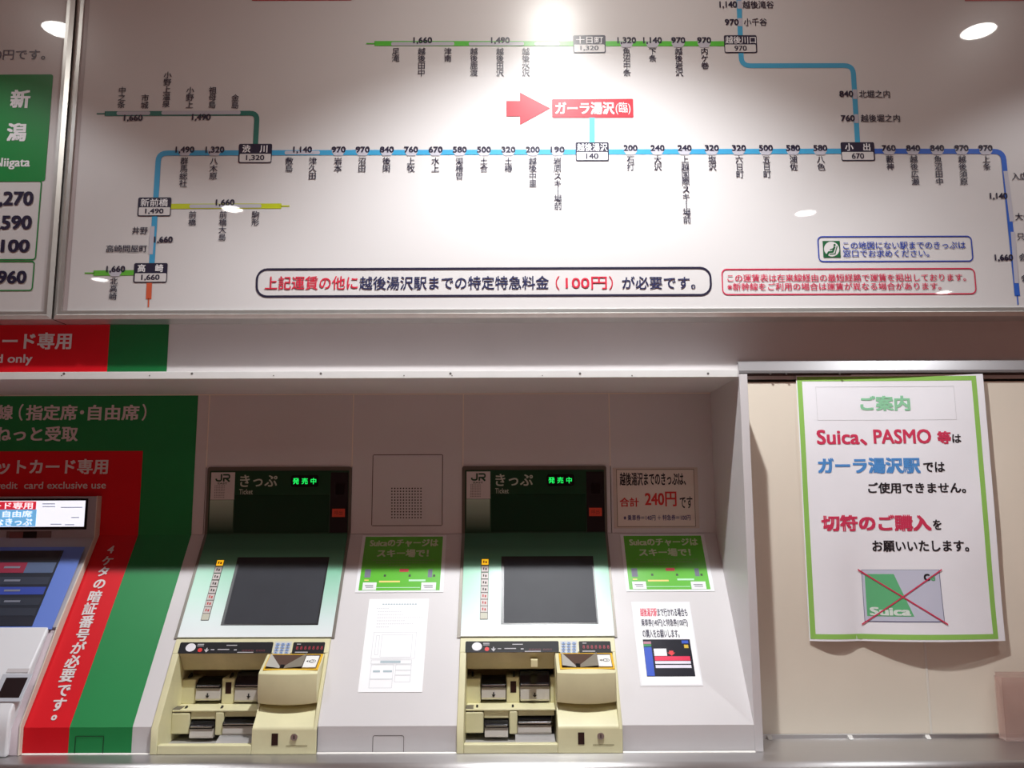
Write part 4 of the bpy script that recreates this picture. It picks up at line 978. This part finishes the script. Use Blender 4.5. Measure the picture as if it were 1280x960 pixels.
for (x0, y0), (x1, y1) in (((1072.5, 712), (1181, 779.5)), ((1077.5, 780.5), (1175.5, 711.5))):
    n = 16; vs = []
    for i in range(n + 1):
        f = i / n; x = x0 + (x1 - x0) * f; y = y0 + (y1 - y0) * f; vs += [pp(x, y - 1.0, .0022), pp(x, y + 1.0, .0022)]
    b.add(vs, [(2 * i, 2 * i + 1, 2 * i + 3, 2 * i + 2) for i in range(n)])
b.build('red_cross', mat('ink_rose', (214, 58, 92)), pt_)

# ================================================================== ACRYLIC HOLDER AT RIGHT
hp_y = 2.60
ho = thing('leaflet_holder', 'pinkish clear acrylic leaflet holder on the counter, right edge', 'holder', (xat(1290, 890, hp_y), hp_y, ZC))
xa, xb_ = xat(1250, 850, hp_y), xat(1250, 850, hp_y) + .17; z1_ = zat(848, hp_y)
MB().box(xa, xb_, hp_y - .012, hp_y - .009, ZC + .001, z1_).build('front_sheet', CLEARP, ho)
MB().box(xa, xb_, hp_y + .022, hp_y + .025, ZC + .001, z1_ + .01).build('back_sheet', CLEARP, ho)
MB().box(xa - .003, xa, hp_y - .012, hp_y + .025, ZC + .001, z1_).build('side_sheet', CLEARP, ho)
MB().box(xa + .0, xb_, hp_y - .009, hp_y + .022, ZC + .001, ZC + .005).build('base_sheet', CLEARM, ho)

# ================================================================== DOWNLIGHTS
def downlight(x, y, power, label):
    t = thing('downlight', label, 'ceiling light', (x, y, CEIL - .012), 'round ceiling downlights')
    n = 32
    b = MB()
    ro, ri = .088, .074; vs = []
    for r, z in ((ro, CEIL - .0005), (ro, CEIL - .008), (ri, CEIL - .012), (ri, CEIL - .0005)):
        vs += [(x + r * math.cos(2 * math.pi * i / n), y + r * math.sin(2 * math.pi * i / n), z) for i in range(n)]
    fs = [(k * n + i, k * n + (i + 1) % n, (k + 1) * n + (i + 1) % n, (k + 1) * n + i) for k in range(3) for i in range(n)]
    b.add(vs, [f[::-1] for f in fs]); b.build('trim_ring', mat('ring_white', (225, 225, 225), rough=.4), t, smooth=True)
    b = MB(); b.add([(x + ri * math.cos(2 * math.pi * i / n), y + ri * math.sin(2 * math.pi * i / n), CEIL - .006) for i in range(n)], [tuple(range(n))[::-1]])
    mm = bpy.data.materials.get('lamp_%d' % int(power))
    if not mm:
        mm = mat('lamp_%d' % int(power), (255, 252, 246), emit=(power * 1.3 if power > 100 else 32))
    b.build('diffuser', mm, t)
    l = bpy.data.lights.new('lamp', 'SPOT'); l.energy = power; l.color = LAMP_COL; l.spot_size = math.radians(116 if power > 100 else 110); l.spot_blend = .6 if power > 100 else .25; l.shadow_soft_size = .03
    lo = bpy.data.objects.new('lamp', l); COL.objects.link(lo); lo.parent = t; lo.location = (0, 0, -.012)
    return t
def mirror_xy(px, py):
    """where on the ceiling stands the lamp whose reflection in the board face is seen at this pixel"""
    d = fwd * F + cr * (px - 640) + cu_ * (480 - py); k = (CEIL - .012 - CAMZ) / d.z
    return d.x * k, 2 * D_BOARD - d.y * k
for px, py, pw, lab in ((690, 31, LAMP_KEY, 'strongest round downlight, mirrored at the top centre of the map'),
                        (75, 38, LAMP_POWER, 'round downlight mirrored at the upper left beside the map frame'),
                        (1223, 40, LAMP_POWER, 'round downlight mirrored at the upper right of the map'),
                        (290, 262, LAMP_POWER, 'round downlight mirrored over the yellow line of the map'),
                        (1007, 267, LAMP_POWER, 'round downlight mirrored right of the map centre'),
                        (648, 265, LAMP_POWER, 'round downlight mirrored in the bright centre of the map'),
                        (125, 350, LAMP_POWER * .8, 'round downlight mirrored at the lower left of the map'),
                        (1180, 366, LAMP_POWER * .3, 'faint round downlight mirrored at the lower right of the map')):
    x, y = mirror_xy(px, py); print('LAMP', px, py, round(x, 2), round(y, 2)); downlight(x, y, pw, lab)
print('OBJS', len(COL.objects))
